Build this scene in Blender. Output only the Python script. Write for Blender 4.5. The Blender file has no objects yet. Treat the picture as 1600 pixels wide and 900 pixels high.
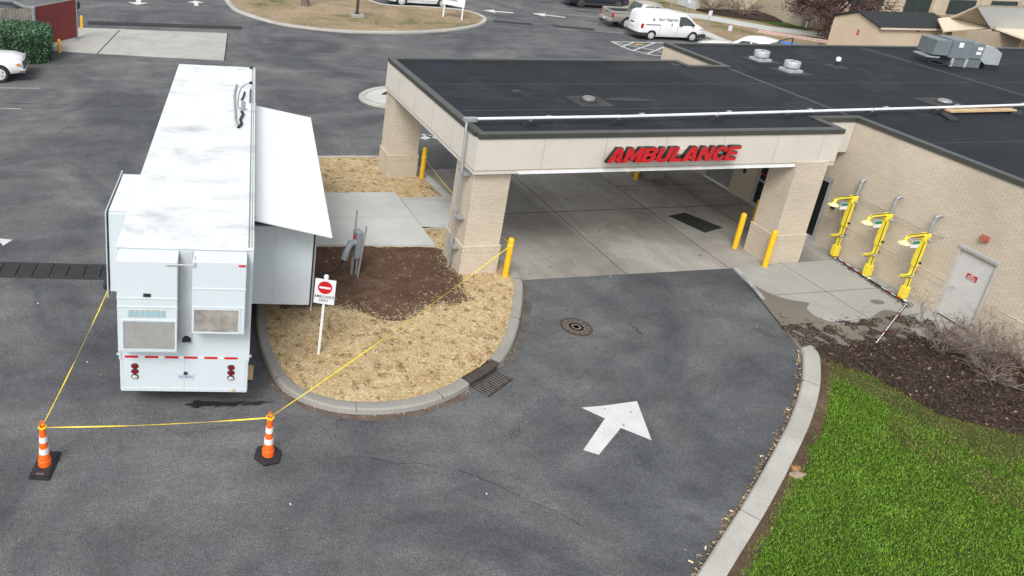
import bpy, bmesh, math, random
import numpy as np
from mathutils import Vector, Matrix, Euler
from mathutils.noise import noise as mnoise

random.seed(7); rng = np.random.default_rng(7)
R = math.radians
sc = bpy.context.scene
COL = sc.collection

# ---------------------------------------------------------------- camera
cam = bpy.data.cameras.new('camera'); cam_o = bpy.data.objects.new('camera', cam); COL.objects.link(cam_o)
cam.sensor_width = 36; cam.sensor_fit = 'HORIZONTAL'; cam.lens = 27.770; cam.shift_x = 0.19746; cam.shift_y = -0.13286
cam.clip_start = 0.1; cam.clip_end = 1000
ax = Vector((0.97463373, -0.21404795, 0.0653648)); ay = -Vector((-0.01799562, -0.36606535, -0.93041513)); az = -Vector((0.22308124, 0.90563769, -0.36063157))
cam_o.matrix_world = Matrix(((ax.x, ay.x, az.x, 0), (ax.y, ay.y, az.y, 0), (ax.z, ay.z, az.z, 11.3), (0, 0, 0, 1)))
sc.camera = cam_o

# ---------------------------------------------------------------- light (overcast)
SUN_EL, SUN_AZ = 47, 219           # azimuth measured clockwise from +Y
w = bpy.data.worlds.new('World'); sc.world = w; w.use_nodes = True
nt = w.node_tree; bg = nt.nodes['Background']
sky = nt.nodes.new('ShaderNodeTexSky'); sky.sky_type = 'NISHITA'; sky.sun_disc = False
sky.sun_elevation = R(SUN_EL); sky.sun_rotation = R(SUN_AZ); sky.air_density = 1.0; sky.dust_density = 3.0
hs = nt.nodes.new('ShaderNodeHueSaturation'); hs.inputs['Saturation'].default_value = 0.16
nt.links.new(sky.outputs[0], hs.inputs['Color']); nt.links.new(hs.outputs[0], bg.inputs[0]); bg.inputs[1].default_value = 0.149
sl = bpy.data.lights.new('sun', 'SUN'); sl.energy = 1.2; sl.angle = R(20); sl.color = (1.0, 0.97, 0.93)
so = bpy.data.objects.new('sun', sl); COL.objects.link(so); so.location = (0, 0, 40)
sd = Vector((math.sin(R(SUN_AZ)) * math.cos(R(SUN_EL)), math.cos(R(SUN_AZ)) * math.cos(R(SUN_EL)), math.sin(R(SUN_EL))))
so.rotation_euler = sd.to_track_quat('Z', 'Y').to_euler()
sc.view_settings.view_transform = 'Standard'; sc.view_settings.look = 'None'; sc.view_settings.gamma = 1
sc.view_settings.use_curve_mapping = False
sc.view_settings.exposure = 0.64
sc.render.engine = 'CYCLES'
sc.cycles.use_denoising = True
sc.cycles.max_bounces = 6

# ---------------------------------------------------------------- materials
MATS = {}
def base_mat(name, rough=.6, metal=0.0, spec=None):
    m = bpy.data.materials.new(name); m.use_nodes = True
    n = m.node_tree; b = n.nodes['Principled BSDF']
    b.inputs['Roughness'].default_value = rough; b.inputs['Metallic'].default_value = metal
    if spec is not None: b.inputs['Specular IOR Level'].default_value = spec
    tc = n.nodes.new('ShaderNodeTexCoord')
    return m, n, b, tc
def nz(n, vec, scale, detail=4, rough=.55, dist=0.0):
    t = n.nodes.new('ShaderNodeTexNoise'); t.inputs['Scale'].default_value = scale; t.inputs['Detail'].default_value = detail
    t.inputs['Roughness'].default_value = rough; t.inputs['Distortion'].default_value = dist
    n.links.new(vec, t.inputs['Vector']); return t.outputs['Fac']
def ramp(n, fac, stops, interp='LINEAR'):
    r = n.nodes.new('ShaderNodeValToRGB'); r.color_ramp.interpolation = interp
    el = r.color_ramp.elements
    while len(el) < len(stops): el.new(.5)
    for e, (p, c) in zip(el, stops):
        e.position = p; e.color = (*c, 1) if len(c) == 3 else c
    n.links.new(fac, r.inputs[0]); return r.outputs[0]
def mix(n, fac, a, b, mode='MIX'):
    x = n.nodes.new('ShaderNodeMix'); x.data_type = 'RGBA'; x.blend_type = mode
    for s, i in ((fac, 0), (a, 6), (b, 7)):
        if isinstance(s, (int, float)): x.inputs[i].default_value = s
        elif isinstance(s, tuple): x.inputs[i].default_value = (*s, 1)
        else: n.links.new(s, x.inputs[i])
    return x.outputs[2]
def math_(n, op, a, b=None):
    x = n.nodes.new('ShaderNodeMath'); x.operation = op
    for i, s in enumerate((a, b)):
        if s is None: continue
        if isinstance(s, (int, float)): x.inputs[i].default_value = s
        else: n.links.new(s, x.inputs[i])
    return x.outputs[0]
def bump(n, b, h, strength, dist=.01):
    x = n.nodes.new('ShaderNodeBump'); x.inputs['Strength'].default_value = strength; x.inputs['Distance'].default_value = dist
    n.links.new(h, x.inputs['Height']); n.links.new(x.outputs[0], b.inputs['Normal'])
def gray(v): return (v, v, v)
def mk(name, col, rough=.5, metal=0.0, var=.12, vs=3.0, fs=40.0, fv=.06, bmp=0.0, spec=None):
    if name in MATS: return MATS[name]
    m, n, b, tc = base_mat(name, rough, metal, spec)
    o = tc.outputs['Object']
    a = ramp(n, nz(n, o, vs, 5), [(.3, gray(1 - var)), (.7, gray(1 + var * .5))])
    f = ramp(n, nz(n, o, fs, 3), [(.3, gray(1 - fv)), (.7, gray(1 + fv))])
    c = mix(n, 1.0, mix(n, 1.0, col, a, 'MULTIPLY'), f, 'MULTIPLY')
    n.links.new(c, b.inputs['Base Color'])
    if bmp: bump(n, b, nz(n, o, fs, 4), bmp)
    MATS[name] = m; return m

def asphalt(name, dark, light, dusty=0.5):
    m, n, b, tc = base_mat(name, .82, 0, .35)
    o = tc.outputs['Object']
    big = nz(n, o, .17, 7, .6, 1.6)
    c = ramp(n, big, [(.36, dark), (.52, tuple((d + l) / 2 for d, l in zip(dark, light))), (.66, light)])
    mp = n.nodes.new('ShaderNodeMapping'); mp.inputs['Scale'].default_value = (.35, 1.6, 1); mp.inputs['Rotation'].default_value = (0, 0, .5)
    n.links.new(o, mp.inputs[0])
    streak = ramp(n, nz(n, mp.outputs[0], .9, 5, .6), [(.35, gray(.84)), (.65, gray(1.14))])
    c = mix(n, .8, c, streak, 'MULTIPLY')
    dust = ramp(n, nz(n, o, .33, 6, .7, 1.0), [(.55, gray(0)), (.72, gray(dusty))])
    c = mix(n, dust, c, (.125, .112, .1))
    agg = ramp(n, nz(n, o, 30, 3, .8), [(.3, gray(.45)), (.5, gray(1)), (.68, gray(2.0))])
    c = mix(n, .8, c, agg, 'MULTIPLY')
    ag2 = ramp(n, nz(n, o, 9, 3, .8), [(.3, gray(.78)), (.5, gray(1)), (.7, gray(1.25))]); c = mix(n, .8, c, ag2, 'MULTIPLY')
    scf = ramp(n, nz(n, o, .55, 9, .78, .2), [(.35, gray(.82)), (.5, gray(1)), (.68, gray(1.22))]); c = mix(n, .9, c, scf, 'MULTIPLY')
    v = n.nodes.new('ShaderNodeTexVoronoi'); v.inputs['Scale'].default_value = 16; n.links.new(o, v.inputs['Vector'])
    sp = ramp(n, v.outputs['Distance'], [(.05, gray(.5)), (.10, gray(0))])
    sel = ramp(n, nz(n, o, 9, 2), [(.60, gray(0)), (.66, gray(1))])
    c = mix(n, math_(n, 'MULTIPLY', sp, sel), c, (.26, .25, .23))
    # the drive east of the island was resurfaced: darker and bluer
    sx = n.nodes.new('ShaderNodeSeparateXYZ'); n.links.new(o, sx.inputs[0])
    wob = math_(n, 'MULTIPLY', math_(n, 'SUBTRACT', nz(n, o, .35, 4), .5), 6.0)
    mx_ = ramp(n, math_(n, 'DIVIDE', math_(n, 'ADD', sx.outputs[0], wob), 20.0), [(.30, gray(0)), (.46, gray(1))])
    my_ = ramp(n, math_(n, 'DIVIDE', sx.outputs[1], 40.0), [(.46, gray(1)), (.48, gray(0))])
    c = mix(n, math_(n, 'MULTIPLY', mx_, my_), c, mix(n, 1.0, c, (.90, .92, .935), 'MULTIPLY'))
    # tyre-worn and sealed darker swathes
    sw = ramp(n, nz(n, o, .30, 5, .55, 2.2), [(.50, gray(0)), (.60, gray(.55))]); c = mix(n, sw, c, mix(n, 1.0, c, (.76, .78, .81), 'MULTIPLY'))
    # oil spots and dark patches
    oil = ramp(n, nz(n, o, .7, 3, .5, .3), [(.68, gray(0)), (.76, gray(.45))])
    c = mix(n, oil, c, (.028, .029, .031))
    # cracks
    v2 = n.nodes.new('ShaderNodeTexVoronoi'); v2.feature = 'DISTANCE_TO_EDGE'; v2.inputs['Scale'].default_value = .13
    wv = n.nodes.new('ShaderNodeVectorMath'); wv.operation = 'ADD'
    nn = n.nodes.new('ShaderNodeTexNoise'); nn.inputs['Scale'].default_value = .8; nn.inputs['Detail'].default_value = 6; n.links.new(o, nn.inputs['Vector'])
    ml = n.nodes.new('ShaderNodeVectorMath'); ml.operation = 'SCALE'; ml.inputs['Scale'].default_value = 1.6
    n.links.new(nn.outputs['Color'], ml.inputs[0]); n.links.new(o, wv.inputs[0]); n.links.new(ml.outputs[0], wv.inputs[1]); n.links.new(wv.outputs[0], v2.inputs['Vector'])
    ck = ramp(n, v2.outputs['Distance'], [(.0008, gray(.6)), (.0022, gray(0))])
    ckm = ramp(n, nz(n, o, .22, 3), [(.52, gray(0)), (.62, gray(1))])
    c = mix(n, math_(n, 'MULTIPLY', ck, ckm), c, (.02, .02, .02))
    n.links.new(c, b.inputs['Base Color'])
    bump(n, b, nz(n, o, 60, 3), .25, .006)
    MATS[name] = m; return m

def concrete(name, col, stain=.25, tint=(.2, .16, .12), tracks=False):
    m, n, b, tc = base_mat(name, .85, 0, .3)
    o = tc.outputs['Object']
    a = ramp(n, nz(n, o, .5, 7, .65), [(.3, gray(.84)), (.7, gray(1.1))])
    c = mix(n, 1.0, col, a, 'MULTIPLY')
    f = ramp(n, nz(n, o, 30, 4, .7), [(.3, gray(.88)), (.7, gray(1.1))]); c = mix(n, 1.0, c, f, 'MULTIPLY')
    s = ramp(n, nz(n, o, .9, 6, .7, .5), [(.5, gray(0)), (.8, gray(stain))]); c = mix(n, s, c, tint)
    if tracks:
        mp = n.nodes.new('ShaderNodeMapping'); mp.inputs['Scale'].default_value = (1.0, .12, 1); n.links.new(o, mp.inputs[0])
        t = ramp(n, nz(n, mp.outputs[0], .55, 4, .6, .2), [(.42, gray(.62)), (.58, gray(1.05))]); c = mix(n, .8, c, t, 'MULTIPLY')
        spot = ramp(n, nz(n, o, 3.2, 2), [(.70, gray(0)), (.74, gray(.7))]); c = mix(n, spot, c, (.05, .045, .04)); sp2 = ramp(n, nz(n, o, 7.5, 2), [(.70, gray(0)), (.72, gray(.75))]); c = mix(n, sp2, c, (.06, .05, .045)); grm = ramp(n, nz(n, o, .28, 6, .7, .8), [(.45, gray(0)), (.62, gray(.45))]); c = mix(n, grm, c, (.14, .125, .105))
    n.links.new(c, b.inputs['Base Color'])
    bump(n, b, nz(n, o, 50, 3), .2, .004)
    MATS[name] = m; return m

def brick(name, c1, c2, mortar, w=.205, h=.068):
    m, n, b, tc = base_mat(name, .85, 0, .25)
    o = tc.outputs['Object']
    sx = n.nodes.new('ShaderNodeSeparateXYZ'); n.links.new(o, sx.inputs[0])
    cx = n.nodes.new('ShaderNodeCombineXYZ'); n.links.new(math_(n, 'ADD', sx.outputs[0], sx.outputs[1]), cx.inputs[0]); n.links.new(sx.outputs[2], cx.inputs[1])
    t = n.nodes.new('ShaderNodeTexBrick'); n.links.new(cx.outputs[0], t.inputs['Vector'])
    t.inputs['Scale'].default_value = 1; t.inputs['Brick Width'].default_value = w; t.inputs['Row Height'].default_value = h
    t.inputs['Mortar Size'].default_value = .008; t.inputs['Mortar Smooth'].default_value = .25; t.inputs['Bias'].default_value = -.1
    t.inputs['Color1'].default_value = (*c1, 1); t.inputs['Color2'].default_value = (*c2, 1); t.inputs['Mortar'].default_value = (*mortar, 1)
    a = ramp(n, nz(n, o, .6, 5), [(.3, gray(.88)), (.7, gray(1.08))])
    c = mix(n, 1.0, t.outputs['Color'], a, 'MULTIPLY')
    f = ramp(n, nz(n, o, 45, 3), [(.3, gray(.9)), (.7, gray(1.08))]); c = mix(n, 1.0, c, f, 'MULTIPLY')
    n.links.new(c, b.inputs['Base Color'])
    x = n.nodes.new('ShaderNodeBump'); x.invert = True; x.inputs['Strength'].default_value = .5; x.inputs['Distance'].default_value = .006
    n.links.new(t.outputs['Fac'], x.inputs['Height']); n.links.new(x.outputs[0], b.inputs['Normal'])
    MATS[name] = m; return m

def patchy(name, stops, scale=1.0, fine=20.0, rough=.9, bs=.4):
    """ground cover: colours spread by noise, with a fine grain"""
    m, n, b, tc = base_mat(name, rough, 0, .2)
    o = tc.outputs['Object']
    c = ramp(n, nz(n, o, scale, 8, .7, .4), stops)
    f = ramp(n, nz(n, o, fine, 4, .75), [(.3, gray(.55)), (.7, gray(1.4))]); c = mix(n, .8, c, f, 'MULTIPLY')
    n.links.new(c, b.inputs['Base Color'])
    bump(n, b, nz(n, o, fine, 4), bs, .03)
    MATS[name] = m; return m

ASPH = asphalt('asphalt', (.060, .064, .071), (.136, .136, .134), .35)
CONC = concrete('concrete', (.33, .32, .30))
CONC_SLAB = concrete('slab_concrete', (.35, .335, .305), .3, (.19, .16, .13), True)
CONC_NEW = concrete('new_concrete', (.47, .485, .465), .12)
CONC_YARD = concrete('yard_concrete', (.325, .322, .30), .25)
CONC_DIRTY = concrete('aged_concrete', (.30, .29, .265), .5, (.16, .145, .12))
CURB = concrete('curb_concrete', (.29, .28, .255), .35, (.15, .14, .12))
CURB_L = concrete('light_curb_concrete', (.40, .39, .36), .55, (.2, .175, .14))
STAIN = concrete('wet_concrete', (.165, .145, .12), .3, (.10, .08, .06))
BRICK = brick('cream_brick', (.57, .50, .40), (.51, .445, .35), (.41, .355, .28))
BRICKV = brick('soldier_brick', (.56, .49, .39), (.49, .425, .335), (.36, .31, .245), .068, .205)
FASC = mk('fascia_stucco', (.54, .505, .45), .8, 0, .06, 1.2, 60, .03, .15)
SOFF = mk('soffit', (.68, .66, .60), .8)
CAPM = mk('roof_edge_metal', (.075, .078, .072), .45, .4, .12, 2)
MEMB = mk('roof_membrane', (.021, .026, .032), .8, 0, .28, .45, 25, .14, .1, .15)
_m = MEMB.node_tree; _b = _m.nodes['Principled BSDF']; _tc = _m.nodes.new('ShaderNodeTexCoord'); _src = _b.inputs['Base Color'].links[0].from_socket
_p = ramp(_m, nz(_m, _tc.outputs['Object'], .38, 7, .62, .8), [(.54, gray(0)), (.60, gray(.30)), (.64, gray(.12)), (.75, gray(.35))])
_m.links.new(mix(_m, _p, _src, (.055, .057, .058)), _b.inputs['Base Color'])
SEAM = mk('roof_seam', (.062, .065, .069), .75, 0, .4, 2.5, 25, .1)
PATCH = mk('roof_patch', (.038, .039, .036), .8, 0, .4, 2.0)
WHITE = mk('white_panel', (.72, .755, .765), .35, 0, .03, 1.0, 8, .01)
WHITE2 = mk('white_plastic', (.78, .78, .77), .4, 0, .05)
YEL = mk('bollard_yellow', (.78, .45, .012), .4, 0, .1, 4, 25, .05)
YEL2 = mk('safety_yellow', (.82, .66, .05), .35, 0, .08, 4)
STEEL = mk('galvanised_steel', (.36, .38, .39), .4, .35, .15, 6)
ALUM = mk('brushed_aluminium', (.45, .465, .475), .4, .25, .1, 5)
GREYM = mk('grey_paint_metal', (.24, .27, .29), .5, .1, .15, 3)
BLACK = mk('black_rubber', (.018, .018, .019), .7, 0, .2, 5)
DARK = mk('dark_void', (.008, .008, .009), .8, 0, .1)
GLASS = mk('dark_glass', (.012, .016, .018), .08, 0, .1, 2, 10, .02, 0, .7)
RED = mk('sign_red', (.55, .010, .015), .35, 0, .1, 5)
LETTERRED = mk('letter_red', (.48, .012, .018), .4, 0, .15, 3)
LETTERDARK = mk('letter_return', (.012, .016, .018), .4, 0, .1)
REDTAPE = mk('reflective_red', (.6, .015, .02), .3)
PAINTW = mk('road_paint', (.56, .57, .56), .7, 0, .12, 1.5, 30, .12)
PAINTOLD = mk('worn_road_paint', (.33, .34, .34), .8, 0, .4, 2.0, 25, .3)
ORANGE = mk('cone_orange', (.85, .13, .012), .45, 0, .08)
REFL = mk('reflective_white', (.75, .77, .78), .35)
WOODT = mk('raw_timber', (.55, .40, .22), .8, 0, .2, 3)
TAPE = mk('caution_yellow', (.85, .65, .02), .35, 0, .25, 9)
IRON = mk('cast_iron', (.09, .075, .062), .6, .4, .3, 8, 60, .2, .3)
IRONL = mk('worn_iron', (.17, .145, .13), .6, .3, .3, 8, 60, .2, .3)
MULCH = patchy('brown_mulch', [(.3, (.06, .034, .022)), (.5, (.105, .06, .04)), (.7, (.17, .11, .078))], 1.2, 30)
STRAWM = patchy('straw_cover', [(.28, (.14, .09, .045)), (.38, (.36, .25, .115)), (.6, (.50, .39, .225)), (.75, (.58, .47, .30))], 1.6, 24)
SOIL = patchy('dark_soil', [(.3, (.026, .018, .014)), (.6, (.052, .035, .026)), (.8, (.09, .065, .048))], .9, 16)
GRASSG = patchy('lawn_soil', [(.3, (.03, .06, .008)), (.55, (.05, .075, .016)), (.75, (.07, .06, .028))], .8, 20)
DRYG = patchy('dormant_grass', [(.34, (.055, .10, .022)), (.43, (.21, .165, .095)), (.6, (.31, .24, .155)), (.75, (.39, .315, .21))], .22, 7)

# ---------------------------------------------------------------- mesh helpers
class MB:
    def __init__(s): s.v = []; s.f = []; s.mi = []; s.mats = []; s.sm = []
    def _m(s, mat):
        if mat not in s.mats: s.mats.append(mat)
        return s.mats.index(mat)
    def add(s, vs, fs, mat, smooth=False):
        k = len(s.v); i = s._m(mat)
        s.v += [tuple(p) for p in vs]
        for f in fs: s.f.append(tuple(k + q for q in f)); s.mi.append(i); s.sm.append(smooth)
        return s
    def box(s, a, b, mat):
        (x0, y0, z0), (x1, y1, z1) = a, b
        if x0 > x1: x0, x1 = x1, x0
        if y0 > y1: y0, y1 = y1, y0
        if z0 > z1: z0, z1 = z1, z0
        return s.add([(x0, y0, z0), (x1, y0, z0), (x1, y1, z0), (x0, y1, z0), (x0, y0, z1), (x1, y0, z1), (x1, y1, z1), (x0, y1, z1)],
              [(0, 3, 2, 1), (4, 5, 6, 7), (0, 1, 5, 4), (1, 2, 6, 5), (2, 3, 7, 6), (3, 0, 4, 7)], mat)
    def obox(s, c, size, rz, mat, rx=0, ry=0):
        M = Matrix.Translation(c) @ Euler((rx, ry, rz)).to_matrix().to_4x4()
        h = [q / 2 for q in size]
        vs = [M @ Vector((sx * h[0], sy * h[1], sz * h[2])) for sz in (-1, 1) for sx, sy in ((-1, -1), (1, -1), (1, 1), (-1, 1))]
        return s.add(vs, [(0, 3, 2, 1), (4, 5, 6, 7), (0, 1, 5, 4), (1, 2, 6, 5), (2, 3, 7, 6), (3, 0, 4, 7)], mat)
    def prism(s, poly, z0, z1, mat, M=None):
        A = sum(poly[i][0] * poly[(i + 1) % len(poly)][1] - poly[(i + 1) % len(poly)][0] * poly[i][1] for i in range(len(poly)))
        if A < 0: poly = poly[::-1]
        n = len(poly); vs = [(x, y, z0) for x, y in poly] + [(x, y, z1) for x, y in poly]
        if M is not None: vs = [M @ Vector(v) for v in vs]
        fs = [tuple(range(n - 1, -1, -1)), tuple(range(n, 2 * n))] + [(i, (i + 1) % n, n + (i + 1) % n, n + i) for i in range(n)]
        return s.add(vs, fs, mat)
    def sheet(s, poly, z, mat):
        A = sum(poly[i][0] * poly[(i + 1) % len(poly)][1] - poly[(i + 1) % len(poly)][0] * poly[i][1] for i in range(len(poly)))
        if A < 0: poly = poly[::-1]
        return s.add([(x, y, z) for x, y in poly], [tuple(range(len(poly)))], mat)
    def tube(s, pts, r, mat, n=10, cap=True, r2=None, smooth=True):
        pts = [Vector(p) for p in pts]; N = len(pts); rings = []
        up = None
        for i, p in enumerate(pts):
            d = (pts[min(i + 1, N - 1)] - pts[max(i - 1, 0)]).normalized()
            if up is None: up = Vector((0, 0, 1)) if abs(d.z) < .9 else Vector((1, 0, 0))
            a = d.cross(up).normalized(); b = a.cross(d).normalized(); up = b
            rr = r if r2 is None else r + (r2 - r) * i / (N - 1)
            if isinstance(rr, (list, tuple)): rr = rr[i]
            rings.append([p + (a * math.cos(2 * math.pi * k / n) + b * math.sin(2 * math.pi * k / n)) * rr for k in range(n)])
        vs = [q for rg in rings for q in rg]
        fs = [(i * n + k, i * n + (k + 1) % n, (i + 1) * n + (k + 1) % n, (i + 1) * n + k) for i in range(N - 1) for k in range(n)]
        s.add(vs, fs, mat, smooth)
        if cap: s.add(rings[0], [tuple(range(n - 1, -1, -1))], mat); s.add(rings[-1], [tuple(range(n))], mat)
        return s
    def lathe(s, prof, mat, n=24, loc=(0, 0, 0), M=None, smooth=True):
        vs = []; L = Vector(loc)
        for r, z in prof:
            for k in range(n):
                v = Vector((r * math.cos(2 * math.pi * k / n), r * math.sin(2 * math.pi * k / n), z))
                vs.append((M @ v if M is not None else v) + L)
        fs = [(i * n + k, i * n + (k + 1) % n, (i + 1) * n + (k + 1) % n, (i + 1) * n + k) for i in range(len(prof) - 1) for k in range(n)]
        fs += [tuple(range(n - 1, -1, -1)), tuple((len(prof) - 1) * n + k for k in range(n))]
        return s.add(vs, fs, mat, smooth)
    def build(s, name, parent=None, bevel=0, loc=None, seg=2, recalc=True):
        me = bpy.data.meshes.new(name); me.from_pydata(s.v, [], s.f)
        for m in s.mats: me.materials.append(m)
        me.polygons.foreach_set('material_index', s.mi); me.polygons.foreach_set('use_smooth', s.sm)
        if recalc:
            bm = bmesh.new(); bm.from_mesh(me); bmesh.ops.recalc_face_normals(bm, faces=bm.faces); bm.to_mesh(me); bm.free()
        if any(s.sm): me.set_sharp_from_angle(angle=R(40))
        me.update()
        o = bpy.data.objects.new(name, me); COL.objects.link(o)
        if parent is not None: o.parent = parent
        if loc is not None: o.location = loc
        if bevel:
            md = o.modifiers.new('bevel', 'BEVEL'); md.width = bevel; md.segments = seg; md.limit_method = 'ANGLE'
        return o

def tag(o, label=None, cat=None, group=None, kind=None):
    if label: o['label'] = label
    if cat: o['category'] = cat
    if group: o['group'] = group
    if kind: o['kind'] = kind
    return o
def thing(name, label, cat, loc=(0, 0, 0), rz=0, group=None):
    o = bpy.data.objects.new(name, None); COL.objects.link(o); o.location = loc; o.rotation_euler = (0, 0, rz); o.empty_display_size = .2
    return tag(o, label, cat, group)
def struct(name, mb, **k): return tag(mb.build(name, **k), kind='structure')
def stuff(name, mb, label, cat, **k): return tag(mb.build(name, **k), label, cat, kind='stuff')
def copy_tree(o, parent=None):
    c = o.copy(); COL.objects.link(c); c.parent = parent
    for ch in list(o.children): copy_tree(ch, c)
    return c
def raw_mesh(name, verts, fsize, mats, midx=None, label=None, cat=None, kind='stuff', parent=None):
    """verts: (N*fsize,3) array, every fsize verts are one face"""
    nf = len(verts) // fsize
    me = bpy.data.meshes.new(name); me.vertices.add(len(verts)); me.vertices.foreach_set('co', np.asarray(verts, np.float32).ravel())
    me.loops.add(len(verts)); me.loops.foreach_set('vertex_index', np.arange(len(verts), dtype=np.int32))
    me.polygons.add(nf); me.polygons.foreach_set('loop_start', np.arange(nf, dtype=np.int32) * fsize)
    for m in mats: me.materials.append(m)
    if midx is not None: me.polygons.foreach_set('material_index', np.asarray(midx, np.int32))
    me.update(calc_edges=True); me.validate()
    o = bpy.data.objects.new(name, me); COL.objects.link(o)
    if parent is not None: o.parent = parent; o['kind'] = 'stuff'; return o
    return tag(o, label, cat, kind=kind)
def inside(poly, P):
    P = np.asarray(P); x, y = P[:, 0], P[:, 1]; res = np.zeros(len(P), bool); n = len(poly)
    for i in range(n):
        x0, y0 = poly[i]; x1, y1 = poly[(i + 1) % n]
        if y0 == y1: continue
        c = ((y0 > y) != (y1 > y)) & (x < (x1 - x0) * (y - y0) / (y1 - y0) + x0); res ^= c
    return res
def scatter(poly, n):
    a = np.array(poly); lo, hi = a.min(0), a.max(0)
    P = rng.uniform(lo, hi, (n, 2)); return P[inside(poly, P)]
def vnoise(P, s, seed=0.0): return np.array([mnoise(Vector((p[0] * s + seed, p[1] * s - seed, seed))) for p in P])
def dist_seg0(P, L):
    D = np.full(len(P), 9e9)
    for a, b in zip(L, np.roll(L, -1, 0)):
        d = b - a; t_ = np.clip(((P - a) @ d) / max(d @ d, 1e-9), 0, 1); D = np.minimum(D, np.linalg.norm(P - (a + t_[:, None] * d), axis=1))
    return D
def slivers(P, z, length, width, flat=.12):
    """thin random flakes lying on the ground, one quad each"""
    n = len(P); a = rng.uniform(0, 2 * np.pi, n); L = rng.uniform(*length, n) / 2; W = rng.uniform(*width, n) / 2
    d = np.stack([np.cos(a), np.sin(a), rng.uniform(-flat, flat, n) * 2], 1) * L[:, None]
    p = np.stack([-np.sin(a), np.cos(a), rng.uniform(-flat, flat, n) * 4], 1) * W[:, None]
    c = np.column_stack([P, np.full(n, z) + rng.uniform(0, .02, n)]) if np.isscalar(z) else np.column_stack([P, z])
    c[:, 2] += np.abs(d[:, 2]) + np.abs(p[:, 2])
    v = np.stack([c - d - p, c + d - p, c + d + p, c - d + p], 1)
    return v.reshape(-1, 3)
def smooth_line(pts, n=6, closed=False):
    """Catmull-Rom"""
    P = [Vector((*p, 0)[:3]) if len(p) == 2 else Vector(p) for p in pts]; out = []; N = len(P)
    rngi = range(N if closed else N - 1)
    for i in rngi:
        p0 = P[(i - 1) % N] if closed else P[max(i - 1, 0)]; p1 = P[i]; p2 = P[(i + 1) % N]; p3 = P[(i + 2) % N] if closed else P[min(i + 2, N - 1)]
        for k in range(n):
            t = k / n
            out.append(.5 * ((2 * p1) + (-p0 + p2) * t + (2 * p0 - 5 * p1 + 4 * p2 - p3) * t * t + (-p0 + 3 * p1 - 3 * p2 + p3) * t ** 3))
    if not closed: out.append(P[-1])
    return out
def xy(L): return [(p[0], p[1]) for p in L]
def text_mesh(name, txt, size, mat, parent=None, loc=(0, 0, 0), rot=(0, 0, 0), extrude=.001, bold=0.0, shear=0.0, side=None, spacing=1.0, align='CENTER', sx=1.0):
    cu = bpy.data.curves.new('t', 'FONT'); cu.body = txt; cu.size = size; cu.extrude = extrude; cu.offset = bold; cu.shear = shear
    cu.align_x = align; cu.align_y = 'CENTER'; cu.space_character = spacing; cu.space_line = .85
    t = bpy.data.objects.new('t', cu); COL.objects.link(t); bpy.context.view_layer.update()
    me = bpy.data.meshes.new_from_object(t.evaluated_get(bpy.context.evaluated_depsgraph_get())); me.name = name
    bpy.data.objects.remove(t); me.materials.clear(); me.materials.append(mat)
    if side is not None:
        me.materials.append(side)
        for p in me.polygons: p.material_index = 0 if p.normal.z > .9 else 1
    o = bpy.data.objects.new(name, me); COL.objects.link(o)
    if parent is not None: o.parent = parent
    o.location = loc; o.rotation_euler = rot; o.scale = (sx, 1, 1)
    return o

# ================================================================ GROUND
struct('ground', MB().sheet([(-150, -40), (220, -40), (220, 260), (-150, 260)], 0, ASPH))

def ribbon(mb, a, b, z, mat):
    for i in range(len(a) - 1): mb.add([(*a[i], z), (*a[i + 1], z), (*b[i + 1], z), (*b[i], z)], [(0, 1, 2, 3)], mat)
def kerb(name, outer, inner, mat, h=.14, joints=(), z0=-.02):
    """a raised kerb between two polylines of the same length"""
    mb = MB(); n = len(outer)
    vs = []
    for o, i in zip(outer, inner):
        o = Vector(o).to_2d(); i = Vector(i).to_2d(); d = (i - o); L = d.length or 1; d /= L
        vs += [(*o, z0), (*(o + d * .015), h - .03), (*(o + d * .05), h), (*(i - d * .02), h), (*i, h - .01), (*i, z0)]
    fs = [(k * 6 + j, (k + 1) * 6 + j, (k + 1) * 6 + j + 1, k * 6 + j + 1) for k in range(n - 1) for j in range(5)]
    mb.add(vs, fs, mat, True)
    mb.add(vs[:6], [(0, 1, 2, 3, 4, 5)], mat); mb.add(vs[-6:], [(5, 4, 3, 2, 1, 0)], mat)
    for k in joints:
        o = Vector(outer[k]).to_2d(); i = Vector(inner[k]).to_2d(); d = (i - o); L = d.length
        mb.obox((*(o + i) / 2, h * .5), (L - .02, .010, h + .006), math.atan2(d.y, d.x), BLACK)
    return struct(name, mb)

# --- island under the trailer
isl_out = [(5.5, 27.5), (4.8, 24), (3.75, 20), (3.16, 17.49), (2.96, 15.9), (3.07, 14.56), (3.38, 13.85), (3.91, 13.38), (4.5, 13.12), (5.3, 13.0), (6.16, 13.06), (7.0, 13.33), (7.6, 13.66), (8.35, 14.1), (9.1, 14.82), (9.91, 15.95), (10.68, 17.3), (10.97, 18.04), (11.0, 19.0)]
ol = smooth_line(isl_out, 5)
def offs(line, d):
    out = []
    for i in range(len(line)):
        t = (line[min(i + 1, len(line) - 1)] - line[max(i - 1, 0)]).normalized(); out.append(line[i] + Vector((-t.y, t.x, 0)) * d)
    return out
il = offs(ol, .27)
gap0, gap1 = 59, 66     # kerb inlet
kerb('island_kerb', xy(ol[:gap0 + 1]), xy(il[:gap0 + 1]), CURB, joints=(8, 26, 41, 53))
kerb('island_kerb', xy(ol[gap1:]), xy(il[gap1:]), CURB, joints=(9, 18))
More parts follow.
